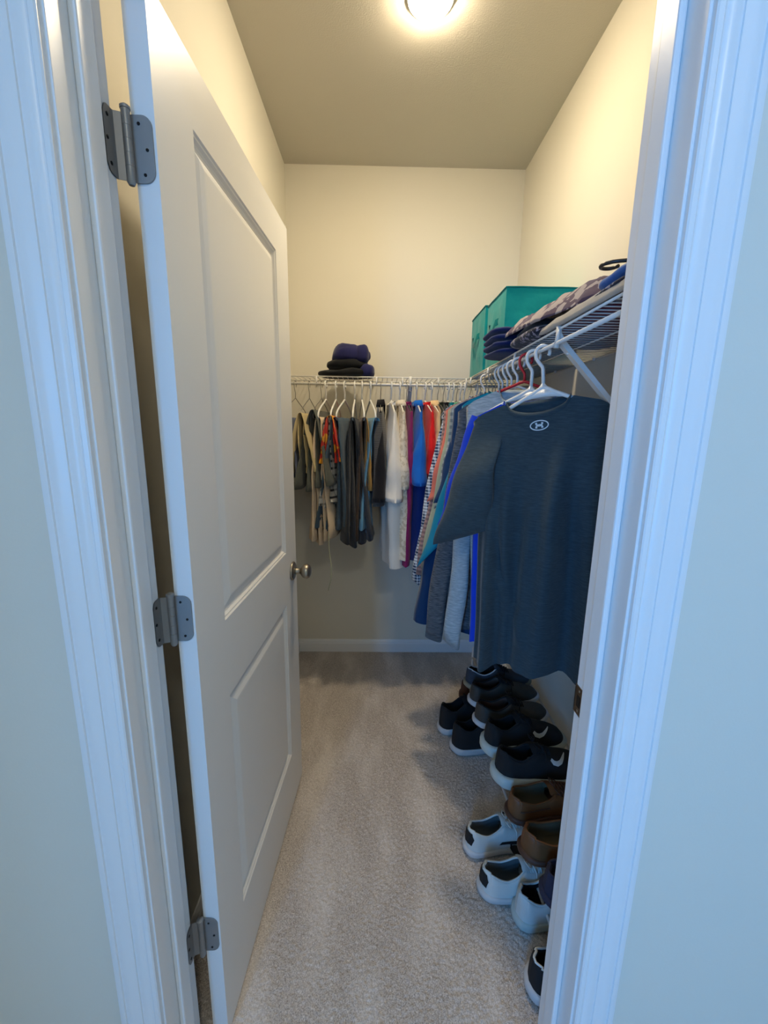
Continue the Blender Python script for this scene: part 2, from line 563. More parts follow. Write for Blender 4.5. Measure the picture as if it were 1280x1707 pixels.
def hinge(zc):
    # lives in door local space so it belongs to the door
    inv = Matrix.Translation((DHX, DHY, 0)) @ Matrix.Rotation(-DANG, 4, 'Z')
    inv = inv.inverted()
    def W(x, y, z):
        return inv @ Vector((x, y, z))
    px, py = -0.3745, 0.7150
    H = 0.089
    k = MB()
    prof = [(0.0, -0.052), (0.004, -0.051), (0.0062, -0.047), (0.0062, -0.0268), (0.0057, -0.0265), (0.0062, -0.0262), (0.0062, -0.0092), (0.0057, -0.009), (0.0062, -0.0088),
            (0.0062, 0.0088), (0.0057, 0.009), (0.0062, 0.0092), (0.0062, 0.0262), (0.0057, 0.0265), (0.0062, 0.0268), (0.0062, 0.047), (0.0072, 0.0475), (0.0072, 0.051), (0.004, 0.0535), (0.0, 0.054)]
    q = MB().lathe(prof, 16, 'z', (0, 0, 0))
    q.v = [tuple(W(px + x, py + y, zc + z)) for x, y, z in q.v]
    h = q.build('hinge', M_HINGE, door, auto=math.radians(40))
    # leaf on the door edge
    pts = rounded_plate(0.030, H, 0.015, True, 0.002)
    mb = MB()
    y0 = 0.7226
    n = len(pts)
    vs_ = [W(px + 0.004 + u, y0 - 0.0022 + (-(u) * math.sin(DANG) * 0.0) , zc + v) for u, v in pts] + [W(px + 0.004 + u, y0 + 0.004, zc + v) for u, v in pts]
    mb.add(vs_, [tuple(range(n - 1, -1, -1)), tuple(range(n, 2 * n))] + [(i, (i + 1) % n, n + (i + 1) % n, n + i) for i in range(n)])
    mb.build('hinge_leaf', M_HINGE, h, smooth=False)
    # leaf on the jamb: follows the jamb face then bridges to the pin
    path = [(JL + 0.0018, 0.6885), (JL + 0.0018, 0.7115), (px - 0.004, py + 0.001)]
    mb = MB()
    rows = []
    for i in range(9):
        t = i / 8
        if t < 0.6:
            a = t / 0.6
            x, y = lerp(path[0][0], path[1][0], a), lerp(path[0][1], path[1][1], a)
        else:
            a = (t - 0.6) / 0.4
            x, y = lerp(path[1][0], path[2][0], a), lerp(path[1][1], path[2][1], a)
        d_ = y - path[0][1]
        hh = H / 2
        if d_ < 0.013:
            hh = H / 2 - 0.013 + math.sqrt(max(0, 0.013 ** 2 - (0.013 - d_) ** 2))
        rows.append([W(x, y, zc - hh), W(x, y, zc + hh)])
    mb.grid(rows)
    rows2 = [[W(*( (inv.inverted() @ p) - Vector((0.0016, -0.0005, 0)))) for p in r] for r in rows]
    mb.grid(rows2)
    mb.build('hinge_leaf', M_HINGE, h, smooth=False)
    for (u, v) in ((0.011, 0.033), (0.021, -0.001), (0.015, -0.034)):
        s = MB().lathe([(0.0, -0.0014), (0.0022, -0.0010), (0.0024, 0.0)], 10, 'y', (0, 0, 0))
        s.v = [tuple(W(px + 0.004 + u + x, y0 - 0.0022 + y, zc + v + z)) for x, y, z in s.v]
        s.build('screw', M_SCREW, h)
    for (yy, v) in ((0.698, 0.031), (0.694, 0.0), (0.698, -0.031)):
        s = MB().lathe([(0.0, 0.0012), (0.0026, 0.0008), (0.0028, 0.0)], 10, 'x', (0, 0, 0))
        s.v = [tuple(W(JL + 0.0018 + x, yy + y, zc + v + z)) for x, y, z in s.v]
        s.build('screw', M_SCREW, h)
for zc in (1.824, 1.068, 0.317):
    hinge(zc)

# ------------------------------------------------------------------ ceiling lamp
def ceiling_lamp():
    x, y = 0.152, 1.60
    t = thing('ceiling_light', 'small round glowing ceiling light in the closet', 'ceiling light', (x, y, HC))
    MB().lathe([(0.0, 0.0), (0.0745, 0.0), (0.0750, -0.004), (0.0735, -0.010), (0.0705, -0.012), (0.070, -0.010), (0.0, -0.010)], 40).build('trim_ring', M_TRIM, t, auto=math.radians(30))
    prof = [(0.070, -0.010)]
    for k in range(1, 9):
        a = PI / 2 * k / 8
        prof.append((0.069 * math.cos(a), -0.011 - 0.022 * math.sin(a)))
    MB().lathe(prof, 40).build('diffuser', M_LAMP, t)
ceiling_lamp()

def fill_lamp():  # fixture added out of view to give warm fill
    x, y = FILL_LAMP
    t = thing('ceiling_light', 'unseen round fill lamp added on the outer room ceiling, behind the viewpoint', 'ceiling light', (x, y, HC))
    MB().lathe([(0.0, 0.0), (0.165, 0.0), (0.167, -0.010), (0.150, -0.022), (0.0, -0.022)], 40).build('trim_ring', M_TRIM, t, auto=math.radians(30))
    prof = [(0.148, -0.022)]
    for k in range(1, 9):
        a = PI / 2 * k / 8
        prof.append((0.148 * math.cos(a), -0.022 - 0.060 * math.sin(a)))
    mt, nt, b = new_mat('fill_lamp_diffuser')
    b.inputs['Base Color'].default_value = (1, 1, 1, 1)
    b.inputs['Emission Color'].default_value = FILL_COLOR + (1,)
    b.inputs['Emission Strength'].default_value = FILL_STRENGTH
    MB().lathe(prof, 40).build('diffuser', mt, t)
fill_lamp()

# ------------------------------------------------------------------ wire shelves
def wire_mesh(length, r=0.0017):
    mb = MB()
    # deck wire: from the wall, bends down at the front lip
    mb.tube([(0, 0, 0), (length, 0, 0)], r, 5)
    return mesh('wire', mb.v, mb.f)

def build_shelf(name, label, origin, along, depthdir, length, depth, rod_sgn, ties, brackets, skip=lambda t: False):
    """origin on the wall line at shelf height; 'along' runs along the wall; 'depthdir' to the front"""
    A, D = Vector(along), Vector(depthdir)
    rz = math.atan2(D.y, D.x)
    t = thing(name, label, 'wire shelf', origin)
    me = wire_mesh(depth)
    me.materials.append(M_WIRE)
    n = int(length / 0.0254)
    for i in range(n):
        o = bpy.data.objects.new('wire', me)
        COL.objects.link(o)
        o.parent = t
        o.location = A * (0.012 + i * 0.0254)
        o.rotation_euler = (0, 0, rz)
    Z = Vector((0, 0, 1))
    for (d, dz, r, nm) in ((0.004, -0.004, 0.0028, 'back_wire'), (depth * 0.52, -0.0045, 0.0026, 'middle_wire'), (depth, 0.0005, 0.0032, 'front_wire')):
        MB().tube([D * d + Z * dz, D * d + Z * dz + A * length], r, 8).build(nm, M_WIRE, t)
    rp = D * (depth + 0.006) + Z * (ROD_Z - SH_Z)
    MB().tube([rp, rp + A * length], 0.0052, 10).build('hang_rod', M_WIRE, t)
    for s in ties:
        p = A * s
        MB().tube([p + D * (depth + 0.003), p + rp + D * 0.002], 0.0042, 8).build('rod_tie', M_WIRE, t)
    for s in brackets:
        mb = MB()
        p = A * s
        a = p + D * (depth - 0.004) + Z * (-0.03)
        b = p + D * 0.004 + Z * (-0.335)
        W_ = 0.011
        dirv = (b - a).normalized()
        nrm = dirv.cross(A).normalized()
        prof = [(-W_, -0.006), (-W_, 0.006), (-W_ + 0.003, 0.006), (-W_ + 0.003, -0.003), (W_ - 0.003, -0.003), (W_ - 0.003, 0.006), (W_, 0.006), (W_, -0.006)]
        P = [[q + A * u + nrm * v for (u, v) in prof + prof[:1]] for q in (a, b)]
        mb.grid(P)
        br = mb.build('shelf_brace', M_WIRE, t, smooth=False)
        cl = MB()
        q = p + D * (depth + 0.002)
        cl.tube([q + Z * 0.006, q + Z * -0.018, q + D * 0.004 + Z * -0.046], 0.0075, 8)
        cl.tube([q + Z * -0.010, q - D * 0.03 + Z * -0.052, q - D * 0.028 + Z * -0.062], 0.0065, 8)
        cl.build('brace_clip', M_WIRE, br)
        f = MB()
        f.tube([b + Z * 0.012, b - Z * 0.02], 0.009, 8)
        f.build('wall_foot', M_WIRE, br)
    # wall end / back clips
    for s in np.arange(0.15, length, 0.32):
        p = A * float(s)
        MB().tube([p + D * 0.001 + Z * 0.006, p + D * 0.010 + Z * 0.004, p + D * 0.011 - Z * 0.010], 0.005, 6).build('wall_clip', M_WIRE, t)
    return t
build_shelf('wire_shelf', 'white wire shelf with hanging rod along the right wall', (XR, YD + 0.01, SH_Z), (0, 1, 0), (-1, 0, 0), SFY - YD - 0.012, SH_D, -1,
            (0.06, 0.38, 0.72, 1.06, 1.38), (0.385,))
build_shelf('wire_shelf', 'white wire shelf with hanging rod across the back wall', (XL + 0.002, YB, SH_Z), (1, 0, 0), (0, -1, 0), XR - XL - 0.004, SH_D, -1,
            (0.19, 0.49, 0.62, 0.80, 0.94), (0.66,))

# ------------------------------------------------------------------ hangers
def hanger_mesh_parts(kind):
    tubes = {'plastic': (0.0040, 0.0044), 'wire': (0.0016, 0.0018), 'red': (0.0040, 0.0044), 'black': (0.0040, 0.0044), 'wide': (0.0050, 0.0058)}[kind]
    r1, r2_ = tubes
    neck = {'wide': -0.105, 'plastic': -0.082, 'wire': -0.078, 'red': -0.074}.get(kind, -0.082)
    steep = {'wide': 1.22}.get(kind, 1.0)
    hook = MB()
    pts = []
    R_ = 0.0185
    for k in range(15):
        a = math.radians(-35 + 215 * k / 14)
        pts.append((R_ * math.cos(a), 0, -0.0105 + R_ * math.sin(a)))
    pts += [(-R_ * 0.92, 0, -0.024), (-R_ * 0.55, 0, -0.036), (-0.002, 0, -0.047), (0, 0, -0.0545), (0, 0, neck)]
    hook.tube(pts, r1, 8)
    fr = MB()
    tip = 0.172
    drop = 0.078
    loop = []
    L = [(0.012, neck - 0.002), (0.03, neck - 0.010), (0.10, neck - 0.036), (0.145, neck - 0.056), (0.163, neck - 0.069), (tip, neck - drop - 0.008), (tip - 0.004, neck - drop - 0.018), (tip - 0.018, neck - drop - 0.022), (0.10, neck - drop - 0.022)]
    L = [(x * (0.92 if kind == 'wide' else 1.0), neck + (z - neck) * (steep if i < 5 else 1.0) - (0 if i < 5 else (steep - 1) * 0.07)) for i, (x, z) in enumerate(L)]
    loop = [(0, neck + 0.001)] + L + [(0, neck - drop - 0.022 - (steep - 1) * 0.07)] + [(-x, z) for x, z in L[::-1]]
    fr.tube([(x, 0, z) for x, z in loop], r2_, 8, closed=True)
    if kind == 'wide':
        # moulded web under the neck
        web = [(0, neck + 0.016), (0.010, neck + 0.004), (0.03, neck - 0.010), (0.080, neck - 0.034), (0.03, neck - 0.026), (0, neck - 0.024), (-0.03, neck - 0.026), (-0.080, neck - 0.034), (-0.03, neck - 0.010), (-0.010, neck + 0.004)]
        n = len(web)
        fr.add([(x, -0.0042, z) for x, z in web] + [(x, 0.0042, z) for x, z in web], [tuple(range(n)), tuple(range(2 * n - 1, n - 1, -1))] + [(i, n + i, n + (i + 1) % n, (i + 1) % n) for i in range(n)])
    return mesh('hook', hook.v, hook.f), mesh('hanger_frame', fr.v, fr.f)
HANG = {}
for kind, mt in (('plastic', M_HPLASTIC), ('wire', M_HWIRE), ('red', M_HRED), ('black', M_HBLACK), ('wide', M_HPLASTIC)):
    a, b = hanger_mesh_parts(kind)
    a.materials.append(mt); b.materials.append(mt)
    HANG[kind] = (a, b)

def hanger(kind, label, loc, rotz, group, tilt=0.0):
    t = thing('clothes_hanger', label, 'hanger', loc, 0, group)
    t.rotation_euler = (0, -tilt, rotz)
    obj('hook', HANG[kind][0], None, t)
    obj('hanger_frame', HANG[kind][1], None, t)
    return t

# ------------------------------------------------------------------ shirts
def shirt(name, cat, label, loc, rotz, mat, group=None, seed=0, neckz=-0.094, neck=0.074, shx=0.192, slope=0.40, hem=-0.86, wl=None, wr=None,
          t=0.030, amp=0.014, sleeve='short', slen=0.26, sout=0.055, swid=0.115, tilt=0.0, sleeve_mat=None, collar=True, collar_mat=None,
          collar_kind='rib', sleeves=None, neckdip=0.055, folds=2.2, hang_extra=0.0, mat_low=None, lowz=None, sy=0.0, sexp=0.85, sth=None, ridges=()):
    """garment on a hanger; local x along the hanger, y through it (camera side -y for the right rod), z=0 at the rod"""
    rnd = random.Random(seed)
    ph = [rnd.uniform(0, 6.28) for _ in range(8)]
    wl = wl or [(0, shx), (0.25, shx + 0.012), (1, shx + 0.02)]
    wr = wr or wl
    root = thing(name, label, cat, loc, rotz, group)
    NU, NV = 40, 30
    zsh = neckz - (shx - neck) * slope
    def pos(u, v, side):
        x0 = u * shx
        ax = abs(x0)
        if ax < neck:
            dip = neckdip if side < 0 else 0.006
            zt = neckz - dip * math.sqrt(max(0.0, 1 - (ax / neck) ** 2))
        else:
            zt = neckz - (ax - neck) * slope - 0.35 * max(0, ax - shx * 0.86)
        x = -interp(v, wl) * -u if u >= 0 else interp(v, wl) * u
        if u >= 0:
            x = interp(v, wr) * u
        hz = hem + 0.010 * math.sin(3.0 * u + ph[0]) + 0.006 * math.sin(9 * u + ph[1])
        z = zt + v * (hz - zt)
        tt = lerp(0.013, t, smooth01(v / 0.32)) * (1 - abs(u) ** 4.0) ** 0.5
        A = amp * smooth01(v * 1.25)
        fo = A * (0.62 * math.sin(2 * PI * folds * u * 0.5 + ph[2] + 0.9 * v) + 0.38 * math.sin(2 * PI * folds * 1.15 * u + ph[3] - 0.6 * v))
        fo2 = A * 0.35 * math.sin(2 * PI * folds * 0.9 * u + ph[4] * (1 if side < 0 else 2))
        y = side * tt + fo + fo2 * side + 0.006 * nz(x * 14 + seed, z * 9, side * 3.1) * smooth01(v * 3)
        y += 0.02 * v * math.sin(ph[5])
        if side < 0:
            for (rx0, rz0, rx1, rz1, rw, rh) in ridges:
                q = (z - rz0) / (rz1 - rz0)
                if -0.15 < q < 1.15:
                    xc = lerp(rx0, rx1, q)
                    y -= rh * math.exp(-((x - xc) / rw) ** 2) * smooth01((q + 0.15) / 0.4) * smooth01((1.15 - q) / 0.2)
        return (x, y, z + tilt * x)
    mb = MB()
    rows = []
    for j in range(NV + 1):
        v = j / NV
        ring = [pos(-1 + 2 * i / NU, v, -1) for i in range(NU + 1)] + [pos(1 - 2 * i / NU, v, 1) for i in range(1, NU)]
        rows.append(ring + [ring[0]])
    mb.grid(rows)
    body = mb.build('shirt_body', mat, root)
    if mat_low is not None:
        body.data.materials.append(mat_low)
        for p in body.data.polygons:
            if p.center.z < lowz:
                p.material_index = 1
    bm = bmesh.new(); bm.from_mesh(body.data); bmesh.ops.remove_doubles(bm, verts=bm.verts, dist=1e-5); bm.to_mesh(body.data); bm.free()
    # collar along the neckline
    if collar:
        cb = MB()
        ring = [pos(u_ * neck / shx, 0.0, -1) for u_ in np.linspace(-1, 1, 15)] + [pos(u_ * neck / shx, 0.0, 1) for u_ in np.linspace(0.92, -0.92, 13)]
        cm = collar_mat or mat
        if collar_kind == 'rib':
            P = []
            for p in ring + ring[:1]:
                q = Vector(p)
                P.append([q + Vector((0, 0, -0.012)) * 1.0, q + Vector((0, (-0.0035 if q.y < 0 else 0.0035), -0.004)), q + Vector((0, 0, 0.006)), q + Vector((0, (0.002 if q.y < 0 else -0.002), -0.004))])
            cb.grid(P)
        else:
            P = []
            for i, p in enumerate(ring + ring[:1]):
                q = Vector(p)
                o_ = Vector((q.x * 0.22, -0.016 if q.y < 0 else 0.012, 0))
                P.append([q, q + Vector((0, 0, 0.012)), q + Vector((q.x * 0.03, o_.y * 0.3, 0.014)), q + o_ * 0.7 + Vector((0, 0, -0.014)), q + o_ * 0.6 + Vector((0, 0, -0.015))])
            cb.grid(P)
        cb.build('collar', cm, root)
    # sleeves
    smat = sleeve_mat or mat
    specs = sleeves
    if specs is None and sleeve:
        specs = []
        for sg in (-1, 1):
            zt = zsh
            if sleeve == 'short':
                L = slen
            else:
                L = slen
            specs.append(((sg * (shx - 0.012), zt + 0.005), (sg * (shx - 0.035), zt - swid), (sg * (shx + sout), zt - L), (sg * (shx + sout - swid * (0.95 if sleeve == 'short' else 0.55)), zt - L - 0.012 + (0.03 if sleeve == 'short' else 0))))
    if specs:
        for k, (to, ti, bo, bi) in enumerate(specs):
            sb = MB()
            NA, NB = 18, 10
            rows = []
            yo = sy if k == 0 else -sy * 0.3
            for a_ in range(NA + 1):
                a = a_ / NA
                o0 = Vector((lerp(to[0], bo[0], a ** sexp), 0, lerp(to[1], bo[1], a)))
                i0 = Vector((lerp(ti[0], bi[0], a), 0, lerp(ti[1], bi[1], a)))
                ring = []
                for s_ in range(2 * NB):
                    ang = 2 * PI * s_ / (2 * NB)
                    b = 0.5 - 0.5 * math.cos(ang)
                    side = math.sin(ang)
                    p = o0.lerp(i0, b)
                    th = lerp(0.010, sth or (0.019 if sleeve == 'short' else 0.022), smooth01(a * 1.3))
                    y = -side * th + amp * 0.7 * math.sin(5 * a + ph[6] + k + 2.5 * b) * a + yo * smooth01(a * 1.8) + 0.005 * nz(p.x * 20 + k, p.z * 14, seed)
                    xx = p.x + 0.006 * math.sin(13 * a + ph[7] + k) * a
                    ring.append((xx, y, p.z + tilt * p.x))
                rows.append(ring + [ring[0]])
            sb.grid(rows)
            so = sb.build('sleeve', smat, root)
            # turned hem / cuff
            hb = MB()
            last, prev = rows[-1], rows[-2]
            c = sum((Vector(p) for p in last[:-1]), Vector()) / (len(last) - 1)
            P = []
            for p, q in zip(last, prev):
                p, q = Vector(p), Vector(q)
                o_ = Vector((0, 0.0016 if p.y > c.y else -0.0016, 0))
                P.append([q.lerp(p, 0.1) + o_, p + o_ + (p - q) * 0.08, p + (c - p) * 0.06, p.lerp(c, 0.75) + (q - p) * 0.5])
            hb.grid(P)
            hb.build('sleeve_hem', smat, so)
    root['_body'] = body.name
    return root, body

def put_on_rod(side, s, theta_deg, **kw):
    """side 'right': s = y on the right rod; 'back': s = x on the back rod"""
    if side == 'right':
        return (RODX, s, ROD_Z + 0.004), -math.radians(theta_deg)
    return (s, RODY, ROD_Z + 0.004), math.radians(90) - math.radians(theta_deg)

C = {}
C['slate'] = cloth('slate_jersey', rgb(50, 66, 75), rgb(60, 77, 86), 'heather', wrinkle=0.2)
C['royal'] = cloth('royal_blue_jersey', rgb(28, 72, 214))
C['lgrey'] = cloth('light_grey_marl', rgb(150, 164, 172), rgb(186, 198, 204), 'heather')
C['char'] = cloth('charcoal_marl', rgb(66, 72, 80), rgb(112, 118, 126), 'heather')
C['teal'] = cloth('teal_jersey', rgb(22, 144, 172))
C['navy'] = cloth('navy_jersey', rgb(22, 60, 102))
C['check'] = cloth('pale_grey_check', rgb(196, 202, 198), rgb(118, 132, 138), 'gingham', 260)
C['sage'] = cloth('pale_sage_cotton', rgb(186, 190, 160))
C['coral'] = cloth('coral_cotton', rgb(244, 132, 108))
C['mauve'] = cloth('mauve_stripe', rgb(150, 120, 116), rgb(190, 150, 140), 'stripe', 320)
C['ging'] = cloth('navy_gingham', rgb(232, 238, 242), rgb(26, 56, 92), 'gingham', 480)
C['white'] = cloth('offwhite_cotton', rgb(240, 234, 222))
C['cream'] = cloth('cream_print', rgb(236, 224, 202), rgb(206, 192, 166), 'floral', 60)
C['maroon'] = cloth('maroon_cotton', rgb(138, 36, 96))
C['cobalt'] = cloth('cobalt_pique', rgb(22, 108, 206))
C['deepnavy'] = cloth('deep_navy', rgb(20, 50, 124))
C['red'] = cloth('red_jersey', rgb(244, 34, 36))
C['peach'] = cloth('peach_cotton', rgb(240, 204, 150))
C['black'] = cloth('black_cotton', rgb(26, 26, 30))
C['olive'] = cloth('dark_olive', rgb(52, 56, 40))
C['mint'] = cloth('mint_green', rgb(128, 206, 150))
C['aqua'] = cloth('aqua_teal', rgb(20, 140, 150))
C['plum'] = cloth('plum_print', rgb(110, 76, 96), rgb(70, 50, 70), 'floral', 80)
C['houndstooth'] = cloth('black_grey_waves', rgb(48, 48, 50), rgb(104, 102, 98), 'stripe', 900)
C['tan'] = cloth('tan_twill', rgb(200, 182, 136))
C['greydk'] = cloth('dark_grey_twill', rgb(84, 88, 82))
C['beige'] = cloth('beige_twill', rgb(222, 200, 170))
C['plaidbw'] = cloth('black_white_plaid', rgb(206, 204, 196), rgb(28, 30, 34), 'plaid', 180)
C['slatepant'] = cloth('slate_blue_twill', rgb(56, 76, 94), rgb(82, 104, 122), 'denim')
C['blackpant'] = cloth('black_denim', rgb(34, 38, 46), rgb(54, 60, 70), 'denim')
C['brown'] = cloth('dark_brown_twill', rgb(74, 56, 44))
C['mustard'] = cloth('mustard_twill', rgb(180, 134, 66))
C['dusty'] = cloth('dusty_blue_denim', rgb(84, 136, 166), rgb(112, 160, 184), 'denim')
C['indigo'] = cloth('indigo_denim', rgb(64, 72, 96), rgb(90, 98, 124), 'denim')
C['flame'] = cloth('red_orange_print', rgb(214, 52, 34), rgb(236, 164, 40), 'camo', 22)

GR, GB = 'shirts on the right rod', 'clothes on the back rod'
HR, HB = 'hangers on the right rod', 'hangers on the back rod'

def decal(name, polys, target_obj, mat, origin, ax, ay, dirv, parent, off=0.0012, dist=0.3):
    """flat print: 2D polygons (metres) laid over the surface of target_obj (all in parent's local space)"""
    bm = bmesh.new(); bm.from_mesh(target_obj.data)
    tree = BVHTree.FromBMesh(bm)
    bm.free()
    ob = bmesh.new()
    for poly in polys:
        vs_ = [ob.verts.new((x, y, 0)) for x, y in poly]
        if len(vs_) >= 3:
            ob.faces.new(vs_)
    bmesh.ops.triangulate(ob, faces=ob.faces[:])
    for _ in range(2):
        long_e = [e for e in ob.edges if e.calc_length() > 0.006]
        if long_e:
            bmesh.ops.subdivide_edges(ob, edges=long_e, cuts=1)
            bmesh.ops.triangulate(ob, faces=[f for f in ob.faces if len(f.verts) > 3])
    O, AX, AY, D = Vector(origin), Vector(ax).normalized(), Vector(ay).normalized(), Vector(dirv).normalized()
    for v in ob.verts:
        p = O + AX * v.co.x + AY * v.co.y
        hit = tree.ray_cast(p - D * dist * 0.5, D, dist)
        v.co = (hit[0] - D * off) if hit[0] is not None else p
    me = bpy.data.meshes.new(name)
    ob.to_mesh(me); ob.free()
    return obj(name, me, mat, parent)

def stroke(pts, w):
    """polyline -> quad strips (list of polygons); w may be a list"""
    ws = w if isinstance(w, (list, tuple)) else [w] * len(pts)
    L, R_ = [], []
    n = len(pts)
    for i, p in enumerate(pts):
        a = pts[max(0, i - 1)]; b = pts[min(n - 1, i + 1)]
        d = Vector((b[0] - a[0], b[1] - a[1])); d.normalize()
        nn = Vector((-d.y, d.x)) * ws[i] / 2
        L.append((p[0] + nn.x, p[1] + nn.y)); R_.append((p[0] - nn.x, p[1] - nn.y))
    return [[L[i], R_[i], R_[i + 1], L[i + 1]] for i in range(n - 1)]

def ellipse_pts(rx, ry, n=36, cx=0, cy=0):
    return [(cx + rx * math.cos(2 * PI * k / n), cy + ry * math.sin(2 * PI * k / n)) for k in range(n + 1)]

M_PRINT = plain('pale_print', rgb(205, 222, 228), 0.6)

# --- the front slate tee, its outline measured from the photograph
loc, rz = put_on_rod('right', 1.196, 32)
hanger('wide', 'thick white plastic hanger holding the dark slate t-shirt nearest the doorway', loc, rz, HR, tilt=0.10)
tee, tee_body = shirt('t_shirt', 't-shirt', 'dark slate t-shirt with round white chest logo, nearest the doorway', loc, rz, C['slate'], GR, seed=3,
    neckz=-0.136, neck=0.086, shx=0.185, slope=0.30, hem=-0.955, neckdip=0.040,
    wl=[(0, 0.185), (0.10, 0.172), (0.35, 0.155), (1, 0.146)], wr=[(0, 0.185), (0.3, 0.205), (1, 0.225)],
    t=0.046, amp=0.030, tilt=0.12, folds=2.3, sy=-0.056,
    ridges=[(-0.060, -0.36, -0.055, -0.66, 0.016, 0.020), (-0.085, -0.52, -0.040, -0.72, 0.010, -0.016), (-0.10, -0.60, 0.03, -0.86, 0.014, 0.014), (0.015, -0.45, 0.000, -0.99, 0.018, 0.020), (0.075, -0.30, 0.060, -0.99, 0.022, 0.024), (0.115, -0.35, 0.125, -0.99, 0.016, -0.016)],
    sleeves=[((-0.172, -0.160), (-0.085, -0.165), (-0.268, -0.548), (-0.100, -0.505)), ((0.175, -0.160), (0.150, -0.30), (0.255, -0.46), (0.14, -0.47))])
ua = stroke(ellipse_pts(0.0240, 0.0130), 0.0030)
for sg in (1, -1):
    arc = [(-0.0085, sg * 0.0078), (-0.0075, sg * 0.003), (-0.005, sg * -0.0008), (0.0, sg * -0.0020), (0.005, sg * -0.0008), (0.0075, sg * 0.003), (0.0085, sg * 0.0078)]
    ua += stroke(arc, [0.0058, 0.0050, 0.0042, 0.0030, 0.0042, 0.0050, 0.0058])
lg = decal('chest_logo', ua, tee_body, M_PRINT, (0.011, -0.15, -0.206), (1, 0, 0.14), (-0.14, 0, 1), (0, 1, 0), tee)
lg['label'] = 'small white oval logo'

# --- the rest of the right rod
def right_shirt(y, th, hkind, hlabel, name, cat, label, mat, **kw):
    loc, rz = put_on_rod('right', y, th)
    if hkind:
        hanger(hkind, hlabel, loc, rz, HR)
    return shirt(name, cat, label, loc, rz, mat, GR, **kw)

RS = lambda x, z: ((x - 0.02, z), (x - 0.03, z - 0.12), (x + 0.05, z - 0.28), (x - 0.05, z - 0.27))     # far-side sleeve, mostly hidden
right_shirt(1.262, 31, 'wide', 'white plastic hanger holding the royal blue t-shirt', 't_shirt', 't-shirt', 'royal blue t-shirt just behind the slate one', C['royal'], seed=11,
            neckz=-0.134, shx=0.184, hem=-0.935, tilt=0.08, wl=[(0, .184), (.3, .15), (1, .137)], wr=[(0, .18), (1, .20)], t=0.022, amp=0.010,
            sleeves=[((-0.176, -0.160), (-0.10, -0.19), (-0.276, -0.524), (-0.14, -0.50)), RS(.175, -.18)])
right_shirt(1.325, 30, 'red', 'red plastic hanger holding the light grey marl sweater', 'sweater', 'sweater', 'light grey marl long-sleeved sweater behind the blue t-shirt', C['lgrey'], seed=12,
            neckz=-0.096, shx=0.182, hem=-0.925, wl=[(0, .18), (.3, .15), (1, .128)], wr=[(0, .18), (1, .20)], t=0.026, amp=0.010, sleeve='long',
            sleeves=[((-0.172, -0.146), (-0.12, -0.25), (-0.220, -0.985), (-0.158, -1.02)), RS(.18, -.15)])
right_shirt(1.392, 27, 'plastic', 'white plastic hanger holding the charcoal marl sweater', 'sweater', 'sweater', 'charcoal marl long-sleeved sweater', C['char'], seed=13,
            neckz=-0.104, shx=0.192, hem=-0.96, wl=[(0, .192), (.3, .19), (1, .205)], t=0.022, amp=0.010, sleeve='long',
            sleeves=[((-0.185, -0.165), (-0.13, -0.28), (-0.287, -1.018), (-0.222, -1.035)), RS(.19, -.16)])
right_shirt(1.452, 24, 'plastic', 'white plastic hanger holding the teal t-shirt', 't_shirt', 't-shirt', 'teal t-shirt with long loose sleeves', C['teal'], seed=14,
            shx=0.165, hem=-0.74, wl=[(0, .165), (.3, .165), (1, .20)], t=0.020, amp=0.008,
            sleeves=[((-0.130, -0.165), (-0.09, -0.25), (-0.310, -0.762), (-0.205, -0.640)), RS(.185, -.16)])
right_shirt(1.500, 22, 'plastic', 'white plastic hanger holding the long navy shirt', 'navy_shirt', 'shirt', 'long navy shirt hanging below the teal t-shirt', C['navy'], seed=15,
            shx=0.185, hem=-1.0, wl=[(0, .185), (.3, .20), (.75, .285), (1, .312)], wr=[(0, .185), (1, .22)], t=0.024, amp=0.010, sleeves=[((-0.17, -0.165), (-0.12, -0.25), (-0.24, -0.50), (-0.15, -0.48)), RS(.185, -.16)])
right_shirt(1.555, 18, 'plastic', 'white plastic hanger holding the pale grey checked shirt', 'checked_shirt', 'shirt', 'pale grey checked button shirt', C['check'], seed=16,
            shx=0.185, hem=-0.80, wl=[(0, .185), (.3, .19), (1, .20)], t=0.018, amp=0.008, collar_kind='fold',
            sleeves=[((-0.172, -0.160), (-0.14, -0.26), (-0.228, -0.532), (-0.165, -0.490)), RS(.185, -.16)])
right_shirt(1.600, 15, 'plastic', 'white plastic hanger holding the pale sage shirt', 'sage_shirt', 'shirt', 'pale sage green shirt between grey check and coral', C['sage'], seed=17,
            shx=0.185, hem=-0.82, wl=[(0, .185), (.3, .195), (1, .215)], t=0.018, amp=0.008,
            sleeves=[((-0.168, -0.160), (-0.14, -0.28), (-0.276, -0.792), (-0.20, -0.73)), RS(.185, -.16)])
right_shirt(1.645, 12, 'wire', 'thin wire hanger holding the coral shirt', 'coral_shirt', 'shirt', 'coral pink short-sleeved shirt', C['coral'], seed=18,
            shx=0.185, hem=-0.80, wl=[(0, .185), (.3, .19), (1, .20)], t=0.018, amp=0.008,
            sleeves=[((-0.165, -0.160), (-0.13, -0.25), (-0.248, -0.517), (-0.17, -0.47)), RS(.185, -.16)])
right_shirt(1.690, 10, 'wire', 'thin wire hanger holding the mauve striped shirt', 'striped_shirt', 'shirt', 'mauve striped shirt beside the gingham', C['mauve'], seed=19,
            shx=0.185, hem=-0.84, wl=[(0, .185), (.3, .20), (1, .23)], t=0.018, amp=0.008, sleeve='long',
            sleeves=[((-0.165, -0.160), (-0.14, -0.28), (-0.285, -0.845), (-0.235, -0.84)), RS(.185, -.16)])
